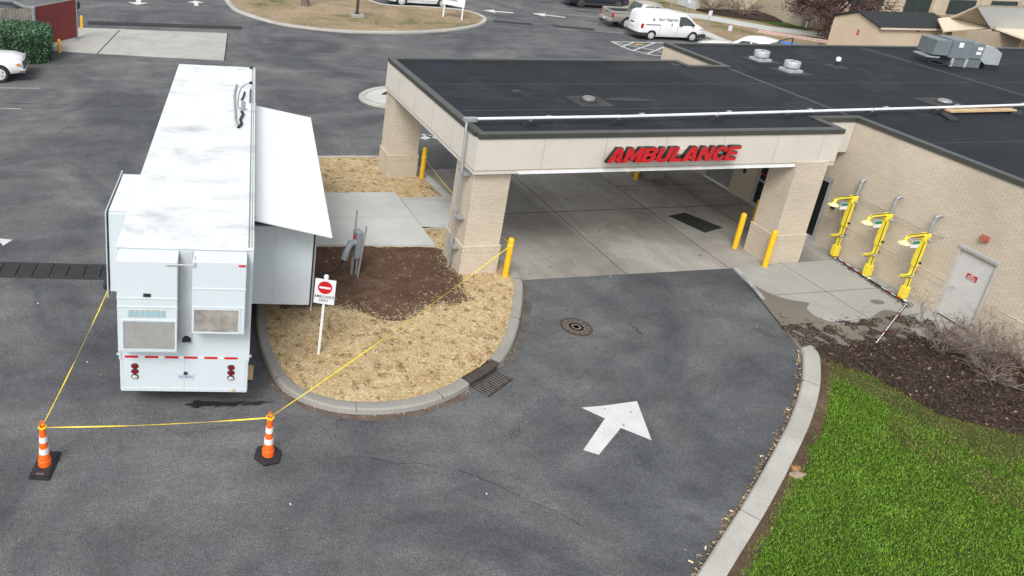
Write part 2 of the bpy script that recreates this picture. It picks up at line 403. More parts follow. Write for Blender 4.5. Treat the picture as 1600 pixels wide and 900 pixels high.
# kerb inlet with its iron hood
t = thing('storm_drain', 'rusty cast iron kerb inlet with slotted grate at the rim of the straw covered island', 'drain')
mb = MB(); a = xy(ol[gap0:gap1 + 1]); b = xy(offs(ol, .22)[gap0:gap1 + 1])
for i in range(len(a) - 1):
    p = [a[i], a[i + 1], b[i + 1], b[i]]
    mb.prism(p, .10, .15, IRON)
    q = [a[i], a[i + 1], xy(offs(ol, .03)[gap0:gap1 + 1])[i + 1], xy(offs(ol, .03)[gap0:gap1 + 1])[i]]
    mb.prism([(x * .5 + u * .5, y * .5 + v * .5) for (x, y), (u, v) in zip(p, [b[i], b[i + 1], b[i + 1], b[i]])], -.02, .10, DARK)
mb.build('hood', t)
d0 = Vector(a[-1]) - Vector(a[0]); ang = math.atan2(d0.y, d0.x); mid = (Vector(a[0]) + Vector(a[-1])) / 2
nrm = Vector((math.sin(ang), -math.cos(ang)))
gc = mid + nrm * .24
mb = MB(); L = .98; W_ = .44
mb.obox((*gc, .004), (L + .03, W_ + .03, .004), ang, DARK)
mb.build('pit', t)
mb = MB()
def lp(u, v): return gc + Vector((math.cos(ang), math.sin(ang))) * u + nrm * v
for v in (-W_ / 2 + .02, W_ / 2 - .02): c_ = lp(0, v); mb.obox((*c_, .012), (L, .04, .02), ang, IRON)
for k in range(12):
    c_ = lp(-L / 2 + .02 + k * (L - .04) / 11, 0); mb.obox((*c_, .013), (.036, W_ - .06, .016), ang, IRONL)
mb.build('grate', t)

isl_in = xy(il)
isl_poly = isl_in + [(10.7, 19.6), (10.35, 19.7), (10.35, 21.1), (9.12, 21.25), (9.12, 23.5), (10.6, 23.5), (10.6, 26.9), (10.2, 27.5)]
def isl_h(x, y): return .11 + .05 * (mnoise(Vector((x * .5, y * .5, 2))) + .4) + .012 * mnoise(Vector((x * 4, y * 4, 0)))
def terrain(name, poly, h, mat, step=.22, skirt=True):
    """bumpy cover inside an outline"""
    a = np.array(poly); lo, hi = a.min(0), a.max(0)
    bm = bmesh.new(); vs = [bm.verts.new((x, y, 0)) for x, y in poly]; bm.faces.new(vs)
    for ax_, l, u in ((0, lo[0], hi[0]), (1, lo[1], hi[1])):
        k = l + step
        while k < u:
            no = (1, 0, 0) if ax_ == 0 else (0, 1, 0); co = (k, 0, 0) if ax_ == 0 else (0, k, 0)
            bmesh.ops.bisect_plane(bm, geom=bm.verts[:] + bm.edges[:] + bm.faces[:], plane_co=co, plane_no=no); k += step
    bnd = {v for e in bm.edges if e.is_boundary for v in e.verts}
    for v in bm.verts: v.co.z = h(v.co.x, v.co.y) if v not in bnd else min(h(v.co.x, v.co.y), .125)
    bmesh.ops.recalc_face_normals(bm, faces=bm.faces)
    if sum(f.normal.z for f in bm.faces) < 0: bmesh.ops.reverse_faces(bm, faces=bm.faces)
    me = bpy.data.meshes.new(name); bm.to_mesh(me); bm.free(); me.materials.append(mat)
    me.polygons.foreach_set('use_smooth', [True] * len(me.polygons))
    o = bpy.data.objects.new(name, me); COL.objects.link(o); return tag(o, kind='structure')
terrain('island_ground', isl_poly, isl_h, STRAWM)
dirt_poly = [(3.6, 20.3), (4.0, 20.42), (5.5, 20.35), (9.06, 19.98), (9.12, 19.0), (9.25, 18.3), (9.0, 17.6), (8.95, 17.0), (8.45, 16.75), (7.7, 16.75), (7.1, 16.35), (6.4, 16.3), (5.7, 16.75), (5.0, 17.1), (4.2, 17.0), (3.6, 17.3)]
terrain('bare_soil', xy(smooth_line(dirt_poly, 4, True)), lambda x, y: isl_h(x, y) + .012, MULCH)
# concrete pad and ramp beside the straw
mb = MB(); mb.prism([(4.75, 20.45), (9.09, 20.03), (9.09, 21.98), (4.95, 22.2)], 0, .19, CONC_NEW); mb.prism([(4.96, 22.22), (9.09, 22.0), (9.07, 23.94), (5.2, 24.15)], 0, .19, CONC_NEW)
struct('path', mb)
mb = MB(); mb.add([(9.1, 21.25, .19), (11.05, 21.3, .02), (11.05, 23.2, .02), (9.1, 23.5, .19)], [(0, 1, 2, 3)], CONC_NEW)
mb.prism([(9.1, 21.22), (10.9, 21.26), (10.9, 21.1), (9.9, 21.12)], 0, .16, CURB_L); mb.prism([(9.1, 23.5), (9.1, 23.36), (10.6, 23.22), (11.1, 23.22), (11.1, 23.45)], 0, .19, CURB_L)
struct('path', mb)
# kerb strips along the slab
kerb('slab_kerb', [(11.0, 19.0), (11.0, 21.1)], [(10.7, 19.0), (10.7, 21.1)], CURB_L)
kerb('slab_kerb', [(11.1, 23.45), (10.95, 25.5), (10.85, 26.6), (10.6, 27.2), (10.2, 27.5), (8.5, 27.62), (5.5, 27.7)], [(10.75, 23.45), (10.62, 25.4), (10.5, 26.4), (10.3, 26.95), (10.1, 27.3), (8.5, 27.45), (5.5, 27.5)], CURB_L)

# --- slab under the canopy
sx0, sx1, sy0, sy1 = 10.98, 22.4, 18.02, 26.3
struct('driveway_slab', MB().sheet([(sx0, sy0), (18.06, 17.99), (20.65, 18.05), (sx1, 18.1), (sx1, sy1), (sx0 - .1, sy1)], .012, CONC_SLAB))
mb = MB()
JN = mk('joint_dirt', (.055, .05, .045), .95, 0, .3, 4)
for x in (14.4, 18.0, 20.7): mb.box((x - .012, 18.05, .012), (x + .012, 26.3, .0165), JN)
for y in (22.3,): mb.box((11, y - .012, .012), (22.38, y + .012, .0165), JN)
mb.box((18.02, 24.2, .012), (22.38, 24.222, .0165), JN)
struct('slab_joint', mb)
# --- yard by the showers
east_out = [(18.06, 17.98), (17.81, 16.8), (17.38, 15.55), (16.97, 14.37), (16.72, 13.83), (16.55, 13.58), (15.67, 12.67), (14.49, 11.68), (13.08, 10.66), (11.6, 9.65), (10.26, 8.79), (8.6, 7.75), (6.5, 6.6)]
struct('path', MB().prism([(18.08, 17.98), (17.83, 16.8), (17.4, 15.55), (16.98, 14.37), (16.78, 13.83), (17.2, 13.74), (19.07, 13.74), (20.6, 13.9), (21.5, 13.0), (22.39, 12.9), (22.39, 18.08), (20.66, 18.04)], -.03, .05, CONC_YARD))
mb = MB(); cj = [((20.61, 18.1), (21.0, 15.6), (21.23, 14.0)), ((17.42, 16.4), (19.6, 16.31), (22.38, 16.4)), ((18.15, 15.3), (22.0, 15.35))]
mb.obox((20.0, 15.95, .0515), (.012, 4.3, .003), .03, DARK); mb.obox((19.95, 16.35, .0515), (4.9, .012, .003), .0, DARK); mb.obox((19.5, 14.9, .0515), (4.8, .012, .003), .02, DARK)
struct('path_joint', mb)
wet = smooth_line([(17.95, 17.3), (17.75, 16.7), (17.3, 15.4), (16.95, 14.3), (16.85, 13.85), (17.25, 13.8), (19.0, 13.8), (20.4, 13.95), (21.2, 14.9), (20.9, 15.25), (19.9, 14.85), (19.0, 14.75), (18.55, 15.15), (18.6, 15.6), (18.9, 15.85), (18.4, 16.1), (18.05, 16.6)], 5, True)
struct('damp_patch', MB().sheet(xy(wet), .0535, STAIN))
struct('damp_patch', MB().sheet([(21.1 + .22 * math.cos(k * .42), 15.65 + .13 * math.sin(k * .42)) for k in range(15)], .0535, STAIN))
# light painted edge strip along the tip of the yard
mb = MB(); ribbon(mb, xy(smooth_line([(18.06, 17.9), (17.86, 17.0), (17.62, 16.2)], 5)), xy(smooth_line([(18.2, 17.9), (18.0, 17.0), (17.72, 16.15)], 5)), .056, PAINTOLD); struct('painted_edge', mb)
e_ol = smooth_line(east_out[4:], 6); e_il = offs(e_ol, .39)
e_ol[0] = Vector((16.74, 13.83, 0)); e_il[0] = Vector((17.12, 13.9, 0))
kerb('lawn_kerb', xy(e_ol), xy(e_il), CURB_L, h=.13, joints=(12, 32))
# --- lawn and mulch bed
lawn_poly = xy(offs(e_ol, .42)) + [(6.8, 5.9), (8.0, 3.0), (30, 3.0), (30, 9.0), (22.38, 9.6), (22.38, 12.88), (21.5, 12.98), (20.6, 13.85), (19.07, 13.73), (17.25, 13.73)]
def lawn_h(x, y): return .1 + .02 * mnoise(Vector((x * .6, y * .6, 5)))
terrain('lawn_ground', lawn_poly, lawn_h, GRASSG, .5)
bed_poly = [(17.2, 13.73), (19.07, 13.73), (20.6, 13.85), (21.5, 12.98), (22.38, 12.88), (22.38, 9.0), (21.2, 9.0), (19.9, 9.9), (18.9, 10.45), (18.0, 11.1), (17.8, 12.0), (17.6, 12.7), (17.2, 12.95)]
terrain('mulch_bed', bed_poly, lambda x, y: lawn_h(x, y) + .03, SOIL, .3)
edge_poly = xy(offs(e_ol, .44)) + xy(offs(e_ol, .80))[::-1]
struct('mulch_bed', MB().prism([(16.9, 13.2), (17.5, 13.1), (17.9, 13.72), (17.5, 13.78), (17.0, 13.78)], .0, .127, SOIL))
ed = MB(); ribbon(ed, xy(offs(e_ol, .38))[4:], xy(offs(e_ol, .62))[4:], .122, patchy('bare_earth', [(.3, (.05, .03, .02)), (.6, (.11, .075, .05)), (.8, (.2, .15, .1))], 1.4, 14)); struct('bare_lawn_edge', ed)

# --- road markings
AR = [(9.76, 12.61), (10.30, 12.60), (11.19, 12.64), (10.73, 11.42), (10.28, 11.87), (9.33, 11.19), (9.08, 11.37), (10.10, 12.20)]
t = struct('painted_arrow', MB().sheet(AR, .004, PAINTW))
def strip(mb, p, q, wd, mat, z=.004):
    p = Vector(p); q = Vector(q); d = (q - p).normalized(); n_ = Vector((-d.y, d.x)) * wd / 2
    mb.sheet([tuple(p - n_), tuple(q - n_), tuple(q + n_), tuple(p + n_)], z, mat)
mb = MB()
for p, q in (((-9, 37.2), (-3.99, 36.99)), ((-9, 34.3), (-4.47, 33.99)), ((38.29, 63.13), (42.22, 62.31)), ((35.06, 60.08), (39.76, 58.61)), ((34.78, 57.47), (38.48, 55.87)), ((34.21, 54.33), (36.52, 53.51)), ((33.50, 51.25), (38.5, 50.3)), ((-2.89, 56.22), (-1.49, 56.49))):
    strip(mb, p, q, .11, PAINTOLD)
struct('parking_lines', mb)
mb = MB(); hz = [(32.82, 48.07), (37.37, 47.94), (34.45, 44.14), (33.60, 44.43), (32.80, 45.75)]
for i in range(4):
    if i != 1: strip(mb, hz[i], hz[i + 1], .13, PAINTW)
strip(mb, hz[4], hz[0], .13, PAINTW)
for p, q in (((32.63, 46.52), (34.52, 47.98)), ((32.78, 45.49), (36.14, 47.88)), ((33.44, 44.76), (36.95, 47.37)), ((32.96, 47.89), (35.10, 44.99)), ((34.05, 44.12), (34.86, 44.65))): strip(mb, p, q, .12, PAINTW, .0055)
strip(mb, (34.07, 47.22), (34.87, 47.44), .35, mk('worn_yellow_paint', (.45, .30, .06), .8, 0, .4, 4), .006)
struct('hatched_marking', mb)
def flat_arrow(cx, cy, ang, L, wd, mat):
    pts = [(-L / 2, -wd * .12), (L * .1, -wd * .12), (L * .1, -wd / 2), (L / 2, 0), (L * .1, wd / 2), (L * .1, wd * .12), (-L / 2, wd * .12)]
    c, s_ = math.cos(ang), math.sin(ang)
    return struct('painted_arrow', MB().sheet([(cx + x * c - y * s_, cy + x * s_ + y * c) for x, y in pts], .004, mat))
flat_arrow(*(0.84, 58.28), R(-95), 2.2, 1.5, PAINTW); flat_arrow(*(4.98, 58.31), R(88), 2.0, 1.3, PAINTW)
flat_arrow(*(28.83, 57.85), R(160), 2.4, 1.4, PAINTW); flat_arrow(*(32.69, 56.77), R(150), 2.6, 1.4, PAINTW)
flat_arrow(*(-3.75, 21.72), R(20), .8, .5, PAINTW)
mb = MB()
for p, q in (((13.92, 49.50), (14.95, 49.11)), ((17.10, 49.07), (18.22, 48.96)), ((20.46, 49.10), (21.50, 49.07))): strip(mb, p, q, .1, mk('pale_worn_yellow', (.32, .30, .17), .8, 0, .5, 8))
strip(mb, (12.36, 30.19), (13.21, 29.29), .16, PAINTW); strip(mb, (12.19, 29.64), (12.73, 30.01), .3, PAINTW)
struct('parking_lines', mb)
# concrete apron top left, kerbed islands far off
struct('concrete_apron', MB().sheet([(-2.91, 49.71), (6.19, 48.79), (5.21, 42.15), (-1.66, 43.41), (-4.16, 44.00), (-4.16, 46.50), (-3.4, 46.5)], .004, concrete('old_concrete', (.38, .375, .35), .5, (.2, .18, .15))))
mb = MB(); strip(mb, (6.19, 48.79), (5.21, 42.15), .07, DARK, .006); strip(mb, (-0.42, 49.20), (-1.59, 43.41), .07, DARK, .006); struct('slab_joint', mb)
mb = MB(); cr = [(-5.43, 34.80), (-3.29, 34.59), (-1.11, 34.29), (1.71, 33.93)]
for i in range(3): strip(mb, cr[i], cr[i + 1], .035, DARK, .0035)
struct('pavement_crack', mb)
def crack(pts, wd=.03):
    L = smooth_line(pts, 7); mb = MB()
    for i in range(1, len(L)): L[i] = L[i] + Vector((random.gauss(0, .05), random.gauss(0, .05), 0))
    for i in range(len(L) - 1):
        if random.random() < .9: strip(mb, L[i].to_2d(), L[i + 1].to_2d(), wd * random.uniform(.5, 1.3), DARK, .0035)
    struct('pavement_crack', mb)
crack([(6.57, 37.98), (7.05, 36.24), (7.03, 34.73), (7.71, 33.59)], .03); crack([(7.65, 33.59), (9.31, 35.20), (11.26, 36.44)], .03)
crack([(4.49, 13.10), (4.19, 12.86), (3.87, 12.36)], .012); crack([(8.61, 13.01), (8.31, 12.53), (7.71, 12.01)], .01); crack([(13.11, 15.73), (12.91, 15.30), (12.97, 15.09)], .03)
crack([(7.24, 49.94), (8.25, 51.14), (9.38, 52.21)], .05)
crack([(4.0, 11.9), (6.2, 11.2), (8.0, 9.6)], .012); crack([(-8, 27), (-4, 28.2), (-1.4, 27.4)], .02)
bi = [(7.0, 62), (7.22, 59.83), (7.3, 57.3), (7.7, 55.1), (9.72, 51.64), (12.42, 49.94), (14.89, 49.38), (18.55, 49.5), (21.62, 50.35), (24.47, 51.95), (26.1, 53.9), (26.55, 55.6), (26.2, 57.2), (24.9, 58.2), (22.6, 58.75), (19.7, 59.2), (19.0, 62)]
bl = smooth_line(bi, 5)
terrain('lawn_island', xy(offs(bl, .25)) , lambda x, y: .1 + .03 * mnoise(Vector((x * .4, y * .4, 1))), DRYG, .9)
kerb('island_kerb', xy(bl), xy(offs(bl, .33)), CURB_L, joints=range(18, 60, 7))
si = smooth_line([(13.6, 33.3), (11.8, 33.75), (11.05, 34.5), (10.99, 35.49), (11.76, 36.5), (12.9, 37.05), (14.5, 37.4), (16.5, 37.6)], 5)
kerb('island_kerb', xy(si)[::-1], xy(offs(si[::-1], .3)), CURB_L)
struct('path', MB().prism(xy(offs(si[::-1], .28)) + [(14, 33.5), (18, 35)], 0, .10, CONC_NEW))
struct('mulch_bed', MB().prism([(12.2, 35.6), (14.2, 35.4), (17, 35.6), (16.8, 37.2), (13.2, 36.7)], .05, .14, SOIL))
# far right: walk, dormant lawn, mulch bed
struct('lawn_far', MB().sheet([(42.2, 70), (41.8, 58), (42.6, 52), (43.2, 48), (43.6, 42), (75, 42), (75, 70)], .02, DRYG))
struct('path', MB().prism([(45.64, 67.36), (41.59, 59.20), (46.19, 60.78), (46.90, 58.69), (48.18, 58.29), (50.98, 54.08), (55.03, 51.09), (53.57, 49.62), (49.69, 52.61), (46.80, 56.51), (45.53, 57.27), (43.04, 56.78), (42.08, 53.39), (43.34, 51.72), (42.77, 48.81), (43.5, 46), (41.9, 46), (42.0, 52), (41.0, 58), (40.8, 64), (42, 70)], 0, .08, CONC_NEW))
struct('mulch_bed', MB().prism([(48.84, 60.24), (50.95, 61.88), (56.03, 60.16), (53.85, 55.76), (51.66, 56.32), (49.81, 57.93), (49.07, 59.45)], 0, .16, SOIL))
struct('lawn_far', MB().prism([(51.54, 56.18), (53.73, 55.63), (53.87, 54.31), (55.19, 53.23), (57.06, 53.14), (55.61, 51.68), (52.76, 53.99)], 0, .10, patchy('green_turf', [(.3, (.03, .07, .015)), (.7, (.09, .12, .035))], .5, 9)))

# ================================================================ BUILDING
b_ = thing('hospital_building', 'single storey cream brick hospital wing with a flat dark roof right of the canopy', 'building')
EX = 46; NYy = 29.05; SY = 2.0; WX0 = 22.4
mb = MB()
doors = []
# west wall pieces: gaps for entrance, exit door
mb.box((WX0, SY, 0), (WX0 + .3, 13.98, 4.36), BRICK)
mb.box((WX0, 13.98, 2.08), (WX0 + .3, 14.96, 4.36), BRICK)
mb.box((WX0, 14.96, 0), (WX0 + .3, 19.36, 4.36), BRICK)
mb.box((WX0, 19.36, 2.28), (WX0 + .3, 22.38, 4.36), BRICK)
mb.box((WX0, 22.38, 0), (WX0 + .3, 23.5, 4.36), BRICK)
mb.box((WX0, 23.5, 2.4), (WX0 + .3, 24.9, 4.36), BRICK)
mb.box((WX0, 24.9, 0), (WX0 + .3, NYy, 4.36), BRICK)
mb.box((WX0 + .3, NYy - .3, 0), (EX, NYy, 4.36), BRICK)
mb.box((EX - .3, SY, 0), (EX, NYy - .3, 4.36), BRICK)
mb.box((WX0 + .3, SY, 0), (EX - .3, SY + .3, 4.36), BRICK)
mb.build('wall', b_)
mb = MB(); mb.box((WX0 - .012, SY, .83), (WX0 - .001, 13.95, 1.04), BRICKV); mb.box((WX0 - .012, 15.0, .83), (WX0 - .001, 19.33, 1.04), BRICKV); mb.box((WX0 - .02, SY, 1.04), (WX0 - .001, 13.95, 1.055), BRICK); mb.box((WX0 - .02, 15.0, 1.04), (WX0 - .001, 19.33, 1.055), BRICK)
mb.build('brick_band', b_)
mb = MB()
mb.sheet([(WX0 + .1, SY + .1), (EX - .1, SY + .1), (EX - .1, NYy - .1), (WX0 + .1, NYy - .1)], 4.40, MEMB)
roof = mb.build('roof', b_)
def cap_run(mb, p, q, inward, wd=.2, z0=4.33, z1=4.47):
    p = Vector(p); q = Vector(q); iv = Vector(inward)
    o = -iv * .035
    a, b2 = p + o, q + o; c, d = q + iv * wd, p + iv * wd
    mb.prism([tuple(a), tuple(b2), tuple(c), tuple(d)], z0, z1, CAPM)
mb = MB()
cap_run(mb, (WX0, SY), (WX0, 19.2), (1, 0)); cap_run(mb, (WX0, 25.42), (WX0, NYy), (1, 0)); cap_run(mb, (WX0 + .2, NYy), (EX, NYy), (0, -1)); cap_run(mb, (EX, SY), (EX, NYy - .2), (-1, 0)); cap_run(mb, (WX0 + .2, SY), (EX - .2, SY), (0, 1))
mb.build('roof_edge', b_)
mb = MB()   # membrane seams
def seam(p, q, wd=.05, z=4.404): strip(mb, p, q, wd, SEAM, z)
seam((22.4, 23.2), (36, 23.4), .04); seam((32.5, 28.9), (32.4, 3), .16); seam((22.5, 27.5), (22.45, 19.3), .16)
for y in (26.2, 17.1, 14.2, 11.2): seam((22.7, y), (45.8, y + .05), .03)
seam((22.7, 20.3), (45.8, 20.35), .03)
for c_, s_ in (((25.1, 26.5), .55), ((25.0, 24.8), .55), ((27.9, 25.6), .35), ((27.7, 20.75), .7)):
    mb.box((c_[0] - s_, c_[1] - s_, 4.401), (c_[0] + s_, c_[1] + s_, 4.406), PATCH)
o = mb.build('membrane_seams', roof)
# personnel door by the mulch bed
d = MB(); d.box((WX0 + .06, 13.99, .05), (WX0 + .11, 14.95, 2.04), mk('grey_door_paint', (.52, .515, .50), .5, 0, .06)); dr = d.build('door', b_, .004)
d = MB(); d.box((WX0 - .004, 13.93, .05), (WX0 + .12, 13.985, 2.12), mk('door_frame_paint', (.46, .44, .40), .5)); d.box((WX0 - .004, 14.955, .05), (WX0 + .12, 15.01, 2.12), MATS['door_frame_paint']); d.box((WX0 - .02, 13.93, 2.12), (WX0 + .12, 15.01, 2.15), ALUM); d.box((WX0 - .05, 13.93, 2.15), (WX0 + .05, 15.01, 2.22), ALUM); d.build('frame', dr)
d = MB(); d.tube([(WX0 + .06, 14.82, 1.0), (WX0 - .02, 14.82, 1.0), (WX0 - .03, 14.70, 1.0)], .014, ALUM); d.lathe([(.03, 0), (.03, .015)], ALUM, 12, (WX0 + .045, 14.82, 1.0), Matrix.Rotation(R(90), 4, 'Y')); d.build('handle', dr)
for z in (.3, 1.05, 1.8): MB().box((WX0 + .03, 13.985, z), (WX0 + .062, 14.0, z + .1), STEEL).build('hinge', dr)
d = MB(); d.box((WX0 + .045, 14.32, 1.39), (WX0 + .058, 14.60, 1.55), mk('notice_red', (.42, .03, .03), .5)); sg = d.build('notice', dr)
for k, (txt, sz) in enumerate((('FIRE', .045), ('SPRINKLER', .04), ('RISER ROOM', .04))):
    text_mesh('notice_text', txt, sz, REFL, sg, (WX0 + .043, 14.46, 1.525 - k * .055), (R(90), 0, R(-90)), .0008, .001)
# exit door at the shower end, dark open glass doors of the entrance
e = MB()
for y0, y1 in ((19.38, 19.46), (20.12, 20.22), (20.86, 20.96), (21.6, 21.7), (22.28, 22.36)): e.box((WX0 - .01, y0, .02), (WX0 + .1, y1, 2.2), ALUM)
e.box((WX0 - .012, 19.38, 2.12), (WX0 + .1, 22.36, 2.27), ALUM); e.box((WX0 - .012, 19.4, .015), (WX0 + .1, 22.35, .14), ALUM); e.box((WX0 - .008, 20.9, 1.0), (WX0 + .06, 22.3, 1.07), ALUM)
ed_ = e.build('entrance_door', b_)
e = MB(); e.box((WX0 + .04, 19.45, .14), (WX0 + .05, 22.3, 2.13), GLASS); e.build('pane', ed_)
e = MB(); e.box((WX0 - .022, 21.75, 1.62), (WX0 - .014, 22.08, 2.05), REFL); e.build('notice', ed_); MB().box((WX0 - .022, 21.75, 1.30), (WX0 - .014, 22.2, 1.34), RED).build('notice', ed_)
e = MB(); e.tube([(WX0 - .01, 22.18, .9), (WX0 - .07, 22.18, .92), (WX0 - .07, 22.18, 1.25), (WX0 - .01, 22.18, 1.27)], .014, ALUM); e.build('handle', ed_)
e = MB(); e.box((WX0 + .1, 23.52, .03), (WX0 + .14, 24.88, 2.38), mk('shutter_grey', (.26, .26, .245), .5)); sh = e.build('shutter_door', b_)
e = MB(); e.box((WX0 + .02, 23.5, .015), (WX0 + .12, 24.9, .08), WHITE2); e.build('sill', sh)
e = MB(); e.box((WX0 - .05, 18.98, 1.38), (WX0, 19.12, 1.52), BLACK); e.build('switch_box', b_, .006)
e = MB(); e.box((WX0 - .04, 22.9, 1.0), (WX0, 23.02, 1.16), BLACK); e.build('switch_box', b_, .004); MB().box((WX0 - .03, 23.2, 1.1), (WX0, 23.28, 1.17), RED).build('switch_box', b_, .004)
# small stubs in the roof: own things
def on_roof(mbf): pass
al = MB(); al.box((WX0 - .06, 14.38, 2.58), (WX0, 14.58, 2.76), mk('alarm_rust_red', (.38, .13, .08), .5)); al.lathe([(.05, 0), (.085, .05), (.085, .06)], MATS['alarm_rust_red'], 16, (WX0 - .06, 14.48, 2.67), Matrix.Rotation(R(-90), 4, 'Y'))
tag(al.build('alarm_horn', bevel=.006), 'small reddish alarm horn on the brick wall above the grey door', 'alarm')

# ---- canopy
c_ = thing('ambulance_canopy', 'flat roofed drive-through canopy on brick pillars with cream fascia over the concrete driveway', 'canopy')
CX0, CX1, CY0, CY1 = 9.08, 20.87, 18.2, 26.15
mb = MB(); mb.prism([(CX0 + .1, CY0 + .1), (CX1 - .1, CY0 + .1), (CX1 - .1, 19.4), (22.49, 19.4), (22.49, 25.25), (CX1 - .1, 25.25), (CX1 - .1, CY1 - .1), (CX0 + .1, CY1 - .1)], 4.2, 4.40, MEMB); cr_ = mb.build('roof', c_)
mb = MB()
cap_run(mb, (CX0, CY0), (CX1, CY0), (0, 1)); cap_run(mb, (CX1, CY0 + .2), (CX1, 19.23), (-1, 0)); cap_run(mb, (CX1 - .2, 19.23), (WX0 + .2, 19.23), (0, 1)); cap_run(mb, (WX0 + .2, 25.4), (CX1 - .2, 25.4), (0, -1)); cap_run(mb, (CX1, 25.4), (CX1, CY1), (-1, 0)); cap_run(mb, (CX1 - .2, CY1), (CX0, CY1), (0, -1)); cap_run(mb, (CX0, CY1 - .2), (CX0, CY0 + .2), (1, 0))
mb.build('roof_edge', c_)
mb = MB()
for y in (20.35, 23.02): seam((9.3, y), (22.4, y + .15), .035)
mb.box((13.55, 20.65, 4.401), (14.7, 21.75, 4.406), PATCH); mb.add([(14.6, 21.4, 4.4065), (15.6, 21.6, 4.4065), (16.9, 21.2, 4.4065), (15.5, 21.2, 4.4065)], [(0, 1, 2, 3)], PATCH)
mb.sheet([(12.0, 22.35), (12.3, 22.42), (12.35, 22.25), (12.1, 22.2)], 4.407, SEAM)
mb.sheet([(20.5, 25.9), (21.0, 25.55), (20.9, 25.3), (20.3, 25.75)], 4.407, SEAM)
mb.build('membrane_seams', cr_)
mb = MB()
mb.box((CX0, CY0, 3.30), (CX1, CY0 + .32, 4.33), FASC); mb.box((CX0, CY1 - .32, 3.3), (CX1, CY1, 4.33), FASC)
mb.box((CX0, CY0 + .32, 3.3), (CX0 + .32, CY1 - .32, 4.33), FASC); mb.box((CX1 - .32, CY0 + .32, 3.3), (CX1, CY1 - .32, 4.33), FASC)
mb.box((CX1, 19.23, 3.3), (22.38, 19.5, 4.33), FASC); mb.box((CX1, 25.1, 3.3), (22.38, 25.4, 4.33), FASC)
fa = mb.build('fascia', c_)
GR = mk('fascia_joint', (.33, .29, .24), .9)
mb = MB()
for x in (11.05, 12.95, 14.85, 16.75, 18.6, 20.2): mb.box((x - .006, CY0 - .003, 3.42), (x + .006, CY0, 4.33), GR)
for y in (19.9, 21.5, 23.1, 24.7): mb.box((CX0 - .003, y - .006, 3.42), (CX0, y + .006, 4.33), GR)
mb.box((CX0 - .008, CY0 - .01, 3.40), (CX1, CY0, 3.425), GR); mb.box((CX0 - .01, CY0, 3.40), (CX0, CY1, 3.42), GR)
mb.build('joints', fa)
mb = MB(); mb.box((10.4, CY0 - .03, 3.30), (19.45, CY0 - .002, 3.37), REFL); mb.box((10.4, CY0 - .035, 3.295), (19.45, CY0 + .12, 3.30), REFL); mb.build('white_trim', c_)
mb = MB(); mb.box((CX0 + .32, CY0 + .32, 3.45), (CX1 - .32, CY1 - .32, 3.5), SOFF); mb.box((CX1 - .32, 19.5, 3.45), (22.39, 25.1, 3.5), SOFF); mb.build('soffit', c_)
def pillar(x0, y0, x1, y1):
    mb = MB(); mb.box((x0 + .02, y0 + .02, 1.0), (x1 - .02, y1 - .02, 3.45), BRICK); p = mb.build('pillar', c_)
    mb = MB(); mb.box((x0 - .015, y0 - .015, 0), (x1 + .015, y1 + .015, .78), BRICK); mb.box((x0 - .018, y0 - .018, .78), (x1 + .018, y1 + .018, .985), BRICKV); mb.box((x0 - .03, y0 - .03, .985), (x1 + .03, y1 + .03, 1.003), BRICK)
    mb.build('base_course', p)
    return p
pillar(9.18, 18.36, 10.32, 19.6); pillar(9.22, 25.35, 10.34, 26.4); pillar(19.45, 18.12, 20.62, 19.1); pne = pillar(19.3, 25.3, 20.62, 26.3)
mb = MB(); mb.box((19.75, 24.75, .01), (20.45, 25.27, 2.6), mk('grey_pier', (.22, .22, .205), .8)); mb.build('pier_cover', pne, .02)
